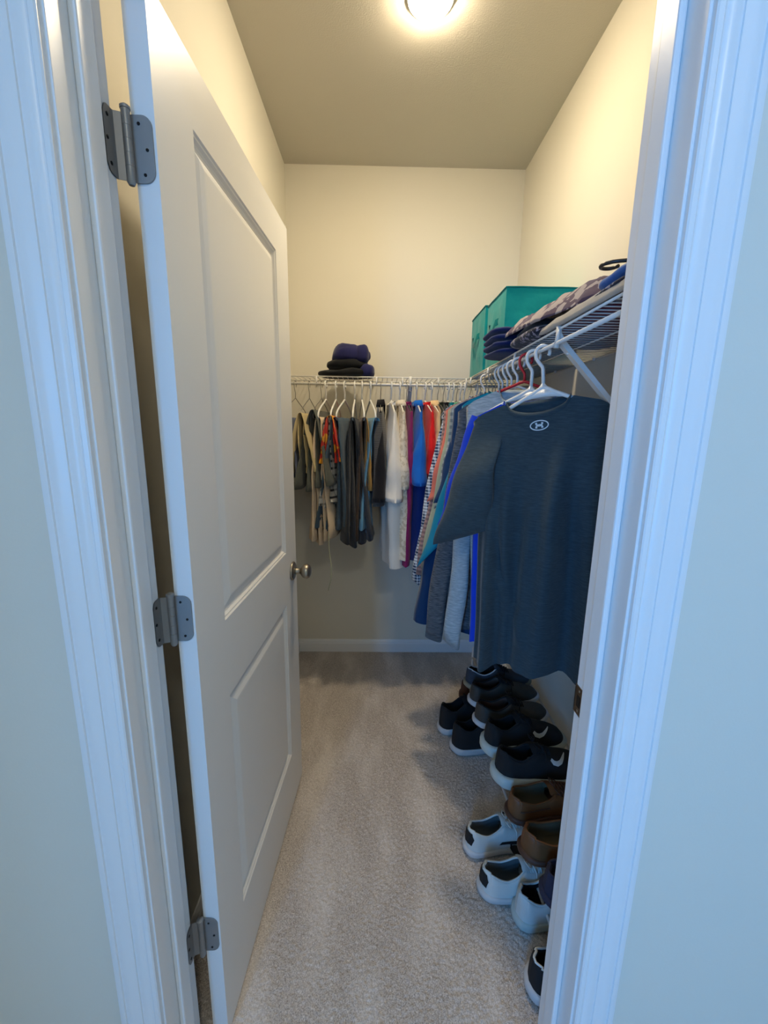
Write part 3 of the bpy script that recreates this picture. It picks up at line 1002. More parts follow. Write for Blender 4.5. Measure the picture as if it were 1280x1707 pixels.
right_shirt(1.750, 6, 'wire', 'thin wire hanger holding the navy and white gingham shirt', 'gingham_shirt', 'shirt', 'navy and white gingham long-sleeved shirt', C['ging'], seed=20,
            shx=0.180, hem=-0.84, wl=[(0, .18), (.3, .20), (1, .23)], t=0.018, amp=0.006, sleeve='long', collar_kind='fold', sexp=0.58,
            sleeves=[((-0.158, -0.155), (-0.14, -0.27), (-0.288, -0.880), (-0.232, -0.92)), RS(.18, -.16)])
for i, (y, k, lb) in enumerate(((1.815, 'plastic', 'empty white plastic hanger between gingham shirt and corner'), (1.87, 'wire', 'empty thin wire hanger nearest the corner of the right rod'))):
    loc, rz = put_on_rod('right', y, 5 if y > 1.5 else 30)
    hanger(k, lb, loc, rz, HR)

# ------------------------------------------------------------------ back rod
def back_shirt(x, th, hkind, hlabel, name, cat, label, mat, **kw):
    loc, rz = put_on_rod('back', x, th)
    hanger(hkind, hlabel, loc, rz, HB)
    return shirt(name, cat, label, loc, rz, mat, GB, **kw)
# local -x points to the camera (-Y) after the 90 degree turn
back_shirt(0.012, 0, 'wire', 'thin wire hanger holding the black jacket', 'black_jacket', 'jacket', 'black long-sleeved jacket with grey wavy front, on the back rod', C['houndstooth'], seed=31,
           sleeve='long', slen=0.42, sout=0.045, swid=0.13, hem=-0.58, t=0.034, sth=0.030, amp=0.010, sleeve_mat=C['black'], collar_kind='fold', collar_mat=C['black'])
back_shirt(0.066, -4, 'plastic', 'white plastic hanger holding the off-white t-shirt', 't_shirt', 't-shirt', 'off-white t-shirt with wide short sleeves on the back rod', C['white'], seed=32,
           slen=0.42, sout=0.06, swid=0.14, hem=-0.89, t=0.052, amp=0.012, sth=0.044)
back_shirt(0.108, -4, 'plastic', 'white plastic hanger holding the cream printed shirt', 'printed_shirt', 'shirt', 'cream shirt with faint print next to the maroon one', C['cream'], seed=33,
           slen=0.36, sout=0.045, swid=0.13, hem=-0.87, t=0.040, amp=0.010, collar_kind='fold', sth=0.030)
back_shirt(0.142, -5, 'wire', 'thin wire hanger holding the maroon shirt', 'maroon_shirt', 'shirt', 'maroon purple shirt between cream and cobalt', C['maroon'], seed=34,
           slen=0.34, sout=0.02, swid=0.10, hem=-0.90, t=0.026, amp=0.010)
back_shirt(0.192, -3, 'plastic', 'white plastic hanger holding the cobalt blue polo shirt', 'polo_shirt', 'polo shirt', 'cobalt blue polo shirt with navy lower half', C['cobalt'], seed=35,
           slen=0.34, sout=0.055, swid=0.15, hem=-0.87, t=0.046, amp=0.010, sth=0.040, mat_low=C['deepnavy'], lowz=-0.46, collar_kind='fold')
back_shirt(0.236, -6, 'plastic', 'white plastic hanger holding the red shirt', 'red_shirt', 'shirt', 'bright red shirt on the back rod', C['red'], seed=36, slen=0.30, sout=0.035, swid=0.12, hem=-0.84, t=0.036, amp=0.010, sth=0.028)
back_shirt(0.268, -6, 'plastic', 'white plastic hanger holding the peach shirt', 'peach_shirt', 'shirt', 'pale peach shirt beside the red one', C['peach'], seed=37, slen=0.28, sout=0.02, swid=0.11, hem=-0.84, t=0.020, amp=0.006, collar_kind='fold')
back_shirt(0.300, -5, 'wire', 'thin wire hanger holding the dark olive shirt', 'olive_shirt', 'shirt', 'dark olive shirt beside the peach one', C['olive'], seed=38, slen=0.28, sout=0.02, swid=0.11, hem=-0.84, t=0.018, amp=0.006)
back_shirt(0.328, -5, 'wire', 'thin wire hanger holding the black shirt', 'black_shirt', 'shirt', 'black shirt between olive and aqua on the back rod', C['black'], seed=39, slen=0.28, sout=0.02, swid=0.11, hem=-0.84, t=0.018, amp=0.006)
back_shirt(0.352, -5, 'plastic', 'white plastic hanger holding the aqua shirt', 'aqua_shirt', 'shirt', 'aqua teal shirt near the corner of the back rod', C['aqua'], seed=40, slen=0.28, sout=0.02, swid=0.11, hem=-0.84, t=0.018, amp=0.006)
back_shirt(0.376, -5, 'plastic', 'white plastic hanger holding the mint green shirt', 'mint_shirt', 'shirt', 'mint green shirt near the corner of the back rod', C['mint'], seed=41, slen=0.28, sout=0.02, swid=0.11, hem=-0.84, t=0.018, amp=0.006)
back_shirt(0.412, -4, 'plastic', 'white plastic hanger holding the plum printed shirt', 'plum_shirt', 'shirt', 'plum printed shirt deepest in the corner', C['plum'], seed=42, slen=0.28, sout=0.02, swid=0.11, hem=-0.84, t=0.022, amp=0.006)
for i, (x, lb) in enumerate(((0.395, 'empty wire hanger between mint and plum shirts'), (0.432, 'empty wire hanger right of the plum shirt'), (0.462, 'empty wire hanger just left of the rod corner'), (0.495, 'empty wire hanger at the rod corner'))):
    loc, rz = put_on_rod('back', x, -4)
    hanger('plastic' if i % 2 else 'wire', lb.replace('wire', 'white plastic') if i % 2 else lb, loc, rz, HB)

# folded trousers over hanger bars
def trousers(x, th, hkind, hlabel, name, cat, label, mat, seed=0, top=-0.182, w=0.30, lf=0.50, lb_=0.46, spread=0.035, thick=0.013, lean=0.0, xo=0.0, hem_mat=None, mat2=None):
    loc, rz = put_on_rod('back', x, th)
    if hkind:
        hanger(hkind, hlabel, loc, rz, HB)
    rnd = random.Random(seed)
    ph = [rnd.uniform(0, 6.28) for _ in range(8)]
    root = thing(name, label, cat, loc, rz, GB)
    def flap(sgn, Ln, nm, mt, spread=spread, xo=xo):
        rows = []
        NA, NR = 22, 24
        for a_ in range(NA + 1):
            a = a_ / NA
            if a < 0.08:
                f = a / 0.08 * PI / 2
                yc, zc = sgn * 0.012 * math.sin(f), top - 0.012 * (1 - math.cos(f)) + 0.012
            else:
                g = (a - 0.08) / 0.92
                yc = sgn * (0.012 + spread * g ** 0.8) + lean * g
                zc = top - Ln * g
            hw = w / 2 * (1 + 0.06 * math.sin(4 * a + ph[0]) + 0.10 * a)
            ring = []
            for k in range(NR):
                ang = 2 * PI * k / NR
                bx = math.copysign(abs(math.cos(ang)) ** 0.7, math.cos(ang))
                th_ = lerp(thick * 0.5, thick * 1.35, a)
                fold = 0.011 * a * math.sin(3.2 * bx + ph[1] + sgn) + 0.006 * a * math.sin(8 * bx + ph[2] + 2 * a)
                wr_ = 0.004 * nz(bx * 3 + seed, a * 7, sgn * 2.0)
                x_ = xo + hw * bx + 0.012 * a * math.sin(6 * a + ph[3])
                ring.append((x_, yc + th_ * math.sin(ang) + fold + wr_, zc + 0.012 * a * math.sin(2 * bx + ph[4])))
            rows.append(ring + [ring[0]])
        mb = MB().grid(rows)
        n = len(mb.v)
        o = mb.build(nm, mt, root)
        hb = MB()
        P = []
        for p, q in zip(rows[-1], rows[-3]):
            p, q = Vector(p), Vector(q)
            c = Vector((xo, sum(r[1] for r in rows[-1]) / len(rows[-1]), p.z))
            out = (p - c); out.x *= 0.02
            out = out.normalized() * 0.0022 if out.length > 1e-6 else Vector()
            P.append([q + out, p + out, p + Vector((0, 0, -0.002)), Vector((lerp(p.x, xo, .12), lerp(p.y, c.y, 0.7), p.z + 0.012))])
        hb.grid(P)
        hb.build('hem', hem_mat or mt, o)
        return o
    for sg, Ln, mt in ((1, lf, mat), (-1, lb_, mat2 or mat)):
        flap(sg, Ln, 'trouser_leg', mt, spread * 0.35, xo + 0.012)
        flap(sg, Ln * 0.965, 'trouser_leg', mt, spread * 1.25 + 0.012, xo - 0.008)
    return root

# order along the rod from the door
trousers(-0.415, 8, None, '', 'indigo_shorts', 'shorts', 'indigo denim shorts half hidden by the door edge', C['indigo'], seed=51, w=0.34, lf=0.29, lb_=0.27, spread=0.03, top=-0.185)
hanger('wire', 'thin wire hanger holding the indigo shorts', *put_on_rod('back', -0.415, 8), HB)
trousers(-0.345, 5, 'wire', 'thin wire hanger holding the tan shorts next to the indigo ones', 'tan_shorts', 'shorts', 'tan twill shorts hanging left of the olive and grey pair', C['tan'], seed=52, w=0.36, lf=0.27, lb_=0.26, spread=0.035, top=-0.165)
trousers(-0.285, 6, 'wire', 'thin wire hanger holding the dark grey shorts', 'grey_shorts', 'shorts', 'dark grey shorts with tan waistband', C['greydk'], seed=53, w=0.38, lf=0.36, lb_=0.34, spread=0.05, top=-0.150, mat2=C['greydk'])
trousers(-0.262, 6, 'plastic', 'white plastic hanger holding the beige trousers', 'beige_trousers', 'trousers', 'beige trousers hanging lowest at the left', C['beige'], seed=54, w=0.34, lf=0.60, lb_=0.58, spread=0.02, thick=0.015)
trousers(-0.228, 4, None, '', 'plaid_shorts', 'shorts', 'black and white plaid shorts peeking out between beige and slate trousers', C['plaidbw'], seed=55, w=0.33, lf=0.42, lb_=0.40, spread=0.01)
trousers(-0.212, 3, 'plastic', 'white plastic hanger holding the red and orange shorts', 'printed_shorts', 'shorts', 'red and orange printed shorts between grey and slate pairs', C['flame'], seed=56, w=0.37, lf=0.22, lb_=0.21, spread=0.012, top=-0.175, thick=0.010)
slate_t = trousers(-0.168, 9, 'plastic', 'white plastic hanger holding the slate blue trousers', 'slate_trousers', 'trousers', 'slate blue trousers folded over a hanger', C['slatepant'], seed=57, w=0.36, lf=0.53, lb_=0.52, spread=0.035, thick=0.017, lean=0.02)
trousers(-0.118, 0, 'plastic', 'white plastic hanger holding the black denim trousers', 'black_trousers', 'trousers', 'black denim trousers hanging longest', C['blackpant'], seed=58, w=0.37, lf=0.60, lb_=0.58, spread=0.025, thick=0.016, lean=-0.02)
trousers(-0.082, -6, 'plastic', 'white plastic hanger holding the mustard and brown trousers', 'mustard_trousers', 'trousers', 'mustard trousers with a dark brown longer leg', C['brown'], seed=59, w=0.36, lf=0.60, lb_=0.34, spread=0.016, thick=0.012, mat2=C['mustard'])
trousers(-0.040, -10, 'plastic', 'white plastic hanger holding the dusty blue jeans', 'blue_jeans', 'jeans', 'dusty blue jeans hanging beside the black jacket', C['dusty'], seed=60, w=0.36, lf=0.55, lb_=0.40, spread=0.025, thick=0.015)
cord = MB().tube([(-0.235, 1.985, 1.00), (-0.235, 1.972, 0.90), (-0.232, 1.966, 0.82), (-0.222, 1.968, 0.74), (-0.226, 1.968, 0.68), (-0.240, 1.966, 0.62)], 0.0022, 6)
inv = (Matrix.Translation(slate_t.location) @ Matrix.Rotation(slate_t.rotation_euler.z, 4, 'Z')).inverted()
cord.v = [tuple(inv @ Vector(p)) for p in cord.v]
cord.build('drawstring', C['sage'], slate_t)['label'] = 'thin pale drawstring'

# ------------------------------------------------------------------ folded clothes
def slab(name, size, mat, parent, loc=(0, 0, 0), seed=0, e=0.42, wob=0.012, rot=0.0, sag=0.0, dome=0.0):
    lx, ly, lz = size
    NA, NB = 40, 18
    rows = []
    sp = lambda v, p: math.copysign(abs(v) ** p, v)
    for b in range(NB + 1):
        ph = -PI / 2 + PI * b / NB
        r = []
        for a in range(NA):
            th = 2 * PI * a / NA
            x = lx / 2 * sp(math.cos(ph), 0.55) * sp(math.cos(th), e)
            y = ly / 2 * sp(math.cos(ph), 0.55) * sp(math.sin(th), e)
            z = lz / 2 + lz / 2 * sp(math.sin(ph), 0.8)
            k = z / lz
            z += dome * k * math.cos(PI * x / lx) * math.cos(PI * y / ly)
            n1 = nz(x * 9 + seed, y * 9, z * 12)
            n2 = nz(x * 26, y * 26 + seed, z * 40)
            w_ = 1 + 0.5 * n1 * wob / 0.012 * 0.18
            r.append((x * w_, y * w_, max(0.0, z + k * (n1 * wob + n2 * wob * 0.5)) - sag * (x / lx * 2) ** 2 * 0))
        rows.append(r + [r[0]])
    mb = MB().grid(rows)
    o = mb.build(name, mat, parent, loc=loc, rot=(0, 0, rot))
    return o

C['navyfold'] = cloth('navy_fleece', rgb(26, 28, 72), rgb(38, 40, 92), 'denim')
C['blackfold'] = cloth('black_fleece', rgb(20, 22, 26))
C['greycamo'] = cloth('grey_camo', rgb(168, 158, 156), rgb(84, 68, 84), 'camo', 22)
C['silver'] = cloth('silver_grey', rgb(176, 170, 160))
C['floral'] = cloth('dark_floral', rgb(34, 36, 50), rgb(134, 130, 146), 'floral', 60)
C['burg'] = cloth('burgundy_knit', rgb(96, 40, 60), rgb(120, 60, 80), 'denim')
C['bluefold'] = cloth('blue_satin', rgb(40, 96, 170), rough=0.5)
C['paleknit'] = cloth('pale_grey_knit', rgb(150, 152, 150))
C['navystack'] = cloth('navy_cotton', rgb(24, 40, 92))
C['bin'] = cloth('teal_canvas', rgb(0, 150, 146), wrinkle=0.5)
C['bindark'] = cloth('teal_canvas_trim', rgb(0, 120, 116))

def drape(name, P0, mat, parent, seed=0, th=0.006, wob=0.008):
    """thick sheet over a grid of control points P0[i][j] (bilinear refined), closed"""
    ni, nj = len(P0), len(P0[0])
    K = 6
    rows_t, rows_b = [], []
    for i in range((ni - 1) * K + 1):
        fi = min(ni - 2, i // K); ti = i / K - fi
        rt, rb = [], []
        for j in range((nj - 1) * K + 1):
            fj = min(nj - 2, j // K); tj = j / K - fj
            si, sj = smooth01(ti), smooth01(tj)
            p = Vector(P0[fi][fj]).lerp(Vector(P0[fi + 1][fj]), si).lerp(Vector(P0[fi][fj + 1]).lerp(Vector(P0[fi + 1][fj + 1]), si), sj)
            n_ = nz(p.x * 18 + seed, p.y * 18, p.z * 18) * wob + nz(p.x * 50 + seed, p.y * 50, p.z * 50) * wob * 0.4
            edge = min(1.0, 4 * min(i, (ni - 1) * K - i) / ((ni - 1) * K), 4 * min(j, (nj - 1) * K - j) / ((nj - 1) * K))
            h = th * (0.35 + 0.65 * math.sqrt(max(0.0, edge)))
            rt.append((p.x, p.y, p.z + n_ + h))
            rb.append((p.x, p.y, p.z + min(n_, 0.004) * 0.3 - h * 0.2))
        rows_t.append(rt); rows_b.append(rb)
    rows = [a + b[::-1] + a[:1] for a, b in zip(rows_t, rows_b)]
    mb = MB().grid(rows)
    for r in (rows_t[0] + rows_b[0][::-1], rows_t[-1][::-1] + rows_b[-1]):
        mb.add(r, [tuple(range(len(r)))])
    return mb.build(name, mat, parent)

DECK = SH_Z + 0.0022
# dark folded pile on the back shelf
t = thing('folded_sweater', 'black folded sweater at the bottom of the pile on the back shelf', 'folded clothes', (-0.175, 2.255, DECK), 0.05, 'folded pile on the back shelf')
slab('fold', (0.275, 0.21, 0.046), C['blackfold'], t, seed=2, wob=0.016, e=0.6)
slab('fold', (0.220, 0.20, 0.052), C['blackfold'], t, (0.018, 0, 0.034), seed=5, wob=0.018, e=0.6, dome=0.010)
t = thing('folded_sweater', 'navy blue folded sweater on top of the pile on the back shelf', 'folded clothes', (-0.150, 2.255, DECK + 0.070), 0.1, 'folded pile on the back shelf')
slab('fold', (0.200, 0.19, 0.072), C['navyfold'], t, (0.0, 0, 0.0), seed=9, wob=0.022, dome=0.026, e=0.7)
slab('fold', (0.080, 0.18, 0.088), C['navyfold'], t, (0.058, -0.016, -0.006), seed=12, wob=0.018, dome=0.010, e=0.7)
t = thing('folded_scarf', 'dark navy folded cloth tucked at the right of the sweater pile', 'folded clothes', (-0.062, 2.235, DECK), 0.0, 'folded pile on the back shelf')
slab('fold', (0.085, 0.16, 0.070), C['navyfold'], t, seed=14, wob=0.018, e=0.7)

# teal fabric storage bins
def storage_bin(label, x0, x1, y0, y1, h, seed):
    t = thing('storage_bin', label, 'storage bin', ((x0 + x1) / 2, (y0 + y1) / 2, DECK), 0, 'teal bins on the right shelf')
    wx, wy = (x1 - x0) / 2, (y1 - y0) / 2
    NS, NH = 12, 12
    per = []
    for (ax, ay, bx, by) in ((-wx, -wy, wx, -wy), (wx, -wy, wx, wy), (wx, wy, -wx, wy), (-wx, wy, -wx, -wy)):
        for k in range(NS):
            per.append((lerp(ax, bx, k / NS), lerp(ay, by, k / NS)))
    rows = []
    for j in range(NH + 1):
        v = j / NH
        r = []
        for (x, y) in per:
            ex, ey = abs(x) / wx, abs(y) / wy
            d = Vector((x / wx if ex > .999 else 0, y / wy if ey > .999 else 0))
            b = 0.0
            if not (ex > .999 and ey > .999):
                edge = min(1.0, (1 - min(ex, ey)) * 2.2)
                b = (0.006 * math.sin(PI * v) + 0.010 * nz(x * 13 + seed, y * 13, v * 3.5) * math.sin(PI * min(1, v * 1.02))) * edge
            r.append((x + d.x * b, y + d.y * b, v * h + 0.004 * nz(x * 8 + seed, y * 8, 3) * v))
        rows.append(r + [r[0]])
    mb = MB().grid(rows)
    o = mb.build('bin_body', C['bin'], t, auto=math.radians(50))
    top = rows[-1][:-1]
    lid = MB()
    c = (0, 0, h + 0.004)
    lid.add(top + [c], [(i, (i + 1) % len(top), len(top)) for i in range(len(top))])
    lid.build('bin_lid', C['bin'], t)
    MB().tube([(p[0] * 1.004, p[1] * 1.004, p[2]) for p in top], 0.0032, 6, closed=True).build('rim_piping', C['bindark'], t)
    for sx in (-1,):
        hp = [(-wx - 0.003, -0.055, h * 0.62), (-wx - 0.014, -0.048, h * 0.60), (-wx - 0.017, -0.02, h * 0.50), (-wx - 0.017, 0.02, h * 0.50), (-wx - 0.014, 0.048, h * 0.60), (-wx - 0.003, 0.055, h * 0.62)]
        P = [[Vector(p) + Vector((0, 0, 0.013)), Vector(p) + Vector((-0.003, 0, 0)), Vector(p) + Vector((0, 0, -0.013))] for p in hp]
        MB().grid(P).build('bin_handle', C['bindark'], t)
    return t
storage_bin('teal fabric storage bin nearer the doorway on the right shelf', 0.474, 0.748, 1.670, 1.930, 0.270, 3)
storage_bin('teal fabric storage bin in the corner of the right shelf', 0.466, 0.742, 1.945, 2.205, 0.278, 8)

# folded clothes along the right shelf
G = 'folded clothes on the right shelf'
t = thing('folded_jersey', 'navy folded clothes with rounded folds overhanging the shelf before the bins', 'folded clothes', (0.52, 1.56, DECK), 0.0, G)
for k in range(4):
    slab('fold', (0.25 - 0.012 * k, 0.20, 0.025), C['navystack'], t, (-0.005 - 0.006 * k, 0.012 * k, 0.024 * k), seed=20 + k, wob=0.008)
t = thing('folded_shirt', 'dark floral folded shirt under the grey jacket on the right shelf', 'folded clothes', (0.545, 1.33, DECK), 0.0, G)
slab('fold', (0.24, 0.26, 0.036), C['floral'], t, seed=31, wob=0.010)
slab('fold', (0.22, 0.23, 0.026), C['blackfold'], t, (0, 0, 0.030), seed=32, wob=0.008)
t = thing('folded_sweater', 'burgundy folded sweater lying on the right shelf wires', 'folded clothes', (0.615, 1.185, DECK), 0.0, G)
slab('fold', (0.275, 0.50, 0.026), C['burg'], t, seed=33, wob=0.006)
t = thing('folded_jacket', 'grey patterned jacket draped along the top of the shelf pile', 'folded clothes', (0, 0, 0), 0.0, G)
drape('jacket_body', [
    [(0.430, 1.66, 1.735), (0.50, 1.66, 1.780), (0.60, 1.65, 1.785), (0.70, 1.64, 1.76)],
    [(0.428, 1.45, 1.728), (0.50, 1.45, 1.775), (0.60, 1.45, 1.785), (0.71, 1.45, 1.77)],
    [(0.436, 1.22, 1.716), (0.50, 1.22, 1.765), (0.60, 1.22, 1.780), (0.71, 1.22, 1.76)],
    [(0.470, 1.06, 1.716), (0.52, 1.06, 1.762), (0.60, 1.06, 1.778), (0.70, 1.06, 1.76)],
    [(0.490, 1.005, 1.720), (0.53, 1.005, 1.752), (0.60, 1.005, 1.764), (0.70, 1.005, 1.75)]], C['greycamo'], t, seed=5, th=0.018, wob=0.012)
t = thing('folded_trousers', 'silver grey folded trousers lying along the shelf front edge', 'folded clothes', (0, 0, 0), 0.0, G)
drape('trouser_leg', [
    [(0.445, 1.22, 1.680), (0.48, 1.22, 1.690), (0.54, 1.22, 1.690)],
    [(0.447, 1.05, 1.679), (0.48, 1.05, 1.694), (0.55, 1.05, 1.694)],
    [(0.450, 0.88, 1.679), (0.48, 0.88, 1.696), (0.56, 0.88, 1.696)],
    [(0.455, 0.74, 1.679), (0.48, 0.74, 1.694), (0.57, 0.74, 1.694)]], C['silver'], t, seed=7, th=0.022, wob=0.005)
t = thing('folded_sweater', 'pale grey folded knit beside the silver trousers on the shelf', 'folded clothes', (0.645, 0.83, DECK), 0.0, G)
slab('fold', (0.21, 0.19, 0.030), C['paleknit'], t, seed=41, wob=0.006)
t = thing('folded_shirt', 'blue satin shirt on a black hanger lying on the shelf pile', 'folded clothes', (0.552, 0.885, 1.688), 0.0, G)
slab('fold', (0.20, 0.17, 0.020), C['floral'], t, (0, 0.014, 0), seed=51, wob=0.006)
slab('fold', (0.20, 0.15, 0.030), C['bluefold'], t, (0.0, 0, 0.016), seed=52, wob=0.008)
hk = thing('clothes_hanger', 'black hanger lying flat on the blue satin shirt', 'hanger', (0.492, 0.985, 1.772), 0, HR)
hkc = obj('hook', HANG['black'][0], None, hk, (0, 0, 0), (-PI / 2, 0, math.radians(37)))
hkf = obj('hanger_frame', HANG['black'][1], None, hk, (0, 0, 0), (-PI / 2, 0, math.radians(37)))

# ------------------------------------------------------------------ shoe rack and shoes
RK_X0, RK_X1, RK_Y0, RK_Y1, RK_Z = 0.500, 0.715, 0.80, 1.935, 0.275
def shoe_rack():
    t = thing('shoe_rack', 'white metal shoe rack along the right wall under the shirts', 'shoe rack', (0, 0, 0))
    for x in (RK_X0, RK_X1):
        for y in (RK_Y0, RK_Y1):
            MB().tube([(x, y, 0), (x, y, 0.33)], 0.0055, 8).build('post', M_RACK, t)
        MB().tube([(x, RK_Y0, RK_Z), (x, RK_Y1, RK_Z)], 0.0050, 8).build('rail', M_RACK, t)
        MB().tube([(x, RK_Y0, 0.06), (x, RK_Y1, 0.06)], 0.0050, 8).build('rail', M_RACK, t)
    MB().tube([((RK_X0 + RK_X1) / 2, RK_Y0, RK_Z), ((RK_X0 + RK_X1) / 2, RK_Y1, RK_Z)], 0.0050, 8).build('rail', M_RACK, t)
    for y in (RK_Y0, RK_Y1):
        for z in (0.06, RK_Z, 0.33):
            MB().tube([(RK_X0, y, z), (RK_X1, y, z)], 0.0045, 8).build('cross_bar', M_RACK, t)
shoe_rack()

FOOT = [(0, 0.0), (0.015, 0.33), (0.05, 0.58), (0.12, 0.74), (0.25, 0.80), (0.40, 0.82), (0.55, 0.92), (0.68, 1.0), (0.80, 0.95), (0.90, 0.76), (0.96, 0.50), (0.99, 0.24), (1.0, 0.0)]
def pl(x, pts):
    """smooth (monotone Hermite) interpolation"""
    n = len(pts)
    if x <= pts[0][0]:
        return pts[0][1]
    if x >= pts[-1][0]:
        return pts[-1][1]
    for i in range(n - 1):
        if x <= pts[i + 1][0]:
            break
    def slope(j):
        if j <= 0 or j >= n - 1:
            return None
        d0 = (pts[j][1] - pts[j - 1][1]) / (pts[j][0] - pts[j - 1][0])
        d1 = (pts[j + 1][1] - pts[j][1]) / (pts[j + 1][0] - pts[j][0])
        return 0.0 if d0 * d1 <= 0 else 2 * d0 * d1 / (d0 + d1)
    (x0, y0), (x1, y1) = pts[i], pts[i + 1]
    h = x1 - x0
    d = (y1 - y0) / h
    m0, m1 = slope(i), slope(i + 1)
    m0 = d if m0 is None else m0
    m1 = d if m1 is None else m1
    t = (x - x0) / h
    return (2*t**3 - 3*t**2 + 1) * y0 + (t**3 - 2*t**2 + t) * h * m0 + (-2*t**3 + 3*t**2) * y1 + (t**3 - t**2) * h * m1

SHOE_CACHE = {}
def shoe_meshes(key, L, Wd, sole, tops, opens, sole_flare=0.004, toe_spring=0.008, sole_lip=0.0):
    """returns meshes: sole, upper, lining, tongue, laces (local: heel at x=0, toe at x=L)"""
    if key in SHOE_CACHE:
        return SHOE_CACHE[key]
    # station spacing is denser at the ends
    ss = [0.5 - 0.5 * math.cos(PI * k / 64) for k in range(65)]
    curve = lambda s: 0.010 * math.sin(PI * s)                      # slight banana
    spring = lambda s: toe_spring * smooth01((s - 0.72) / 0.28) ** 1.5 + 0.003 * smooth01((0.08 - s) / 0.08)
    hw = lambda s: Wd / 2 * pl(s, FOOT)
    # sole: closed loft
    out = [(s, hw(s)) for s in ss]
    ringf = [(s, 1, w) for s, w in out] + [(s, -1, w) for s, w in out[::-1][1:-1]]
    prof = [(0.86, 0.0), (0.97, 0.002), (1.0, 0.35), (1.0, 0.75), (0.985, 1.0), (0.90, 1.0 + sole_lip)]
    rows = []
    for (k, h) in prof:
        r = []
        for (s, sd, w) in ringf:
            cx = L * (0.5 + (s - 0.5) * (k if k < 1 else 1.0 + 0.0))
            f = sole_flare if h > 0.1 else 0.0
            th = pl(s, sole)
            r.append((cx + (f if s > .5 else -f) * abs(s - .5) * 2, sd * (w * k + f * (1 if w > 0 else 0)) + curve(s), spring(s) + th * h))
        rows.append(r + [r[0]])
    sb = MB().grid(rows)
    sb.add(rows[0][:-1], [tuple(range(len(rows[0]) - 1))])
    sb.add(rows[-1][:-1], [tuple(range(len(rows[0]) - 2, -1, -1))])
    # upper
    NA = 10
    def upt(s, sd, a, inset=0.0):
        w = hw(s) * 0.965 - inset
        ow = min(pl(s, opens), max(0.0, hw(s) * 0.86))
        top = pl(s, tops)
        z0 = spring(s) + pl(s, sole) * 0.9
        f = a * PI / 2
        y = ow + (max(w, 0.0) - ow) * (math.cos(f) ** 0.62)
        z = z0 + (top - z0) * (math.sin(f) ** 0.85)
        xs = L * (0.012 + s * 0.976)
        # heel leans: counter curves in at the top
        xs += 0.010 * math.sin(PI * a) * 0 + (0.006 * a if s < 0.06 else 0)
        return (xs, sd * y + curve(s), z)
    ub = MB()
    for sd in (1, -1):
        rows = [[upt(s, sd, a / NA) for a in range(NA + 1)] for s in ss]
        ub.grid(rows if sd > 0 else [r[::-1] for r in rows])
    # rim roll along the opening
    iop = [k for k, s in enumerate(ss) if pl(s, opens) > 0.004]
    lb = MB()
    for sd in (1, -1):
        rows = []
        for k in iop:
            s = ss[k]
            rt = upt(s, sd, 1.0)
            w = hw(s) * 0.80
            zf = pl(s, sole) * 1.0 + 0.006 + spring(s)
            rows.append([rt, (rt[0] + (0.004 if s < .1 else 0), rt[1] - sd * 0.004, rt[2] - 0.003), (rt[0], sd * max(0.0, w - 0.002) * 0.92 + curve(s), zf + (rt[2] - zf) * 0.4), (rt[0], sd * w * 0.8 + curve(s), zf), (rt[0], curve(s), zf)])
        lb.grid(rows if sd < 0 else [r[::-1] for r in rows])
    rim = MB()
    pts = [upt(ss[k], 1, 1.0) for k in iop[::-1]] + [upt(ss[k], -1, 1.0) for k in iop]
    rim.tube(pts, 0.0032, 6)
    # tongue
    s_t = [k for k in range(12)]
    s0 = max(s for s in ss if pl(s, opens) > 0.004)
    tb = MB()
    rows = []
    for k in range(9):
        a = k / 8
        s = lerp(s0 + 0.14, s0 - 0.06, a)
        z = pl(s, tops) + 0.004 + 0.016 * a * a
        wT = lerp(0.020, 0.026, a)
        rows.append([(L * s, -wT + curve(s), z - 0.008), (L * s, -wT * 0.6 + curve(s), z), (L * s, curve(s), z + 0.003), (L * s, wT * 0.6 + curve(s), z), (L * s, wT + curve(s), z - 0.008)])
    tb.grid(rows)
    rows2 = [[(x + 0.003, y, z - 0.005) for (x, y, z) in r] for r in rows]
    tb.grid([r[::-1] for r in rows2])
    # laces
    cb = MB()
    for k in range(5):
        s = s0 + 0.01 + 0.034 * k
        w = 0.024 - 0.0015 * k
        z = pl(s, tops) + 0.006
        c = curve(s)
        cb.tube([(L * s, -w + c, z - 0.010), (L * s + 0.002, -w * .5 + c, z), (L * (s + 0.012), c, z + 0.003), (L * (s + 0.02), w * .5 + c, z), (L * (s + 0.022), w + c, z - 0.010)], 0.0022, 6)
        cb.tube([(L * s, w + c, z - 0.010), (L * s + 0.002, w * .5 + c, z + .002), (L * (s + 0.012), c, z + 0.005), (L * (s + 0.02), -w * .5 + c, z + .002), (L * (s + 0.022), -w + c, z - 0.010)], 0.0022, 6)
    s = s0 + 0.015
    z = pl(s, tops) + 0.010
    for sd in (1, -1):
        cb.tube([(L * s, 0, z), (L * s - .008, sd * .016, z + .010), (L * s, sd * .034, z + .004), (L * s + .010, sd * .030, z - .004), (L * s + .006, sd * .012, z + .002), (L * s, 0, z)], 0.0019, 6)
        cb.tube([(L * s, 0, z), (L * s + .015, sd * .02, z + .002), (L * s + .022, sd * .040, z - .012), (L * s + .020, sd * .046, z - .03)], 0.0019, 6)
    out_ = {'sole': (sb.v, sb.f), 'upper': (ub.v, ub.f), 'lining': (lb.v, lb.f), 'rim': (rim.v, rim.f), 'tongue': (tb.v, tb.f), 'laces': (cb.v, cb.f)}
    SHOE_CACHE[key] = out_
    return out_

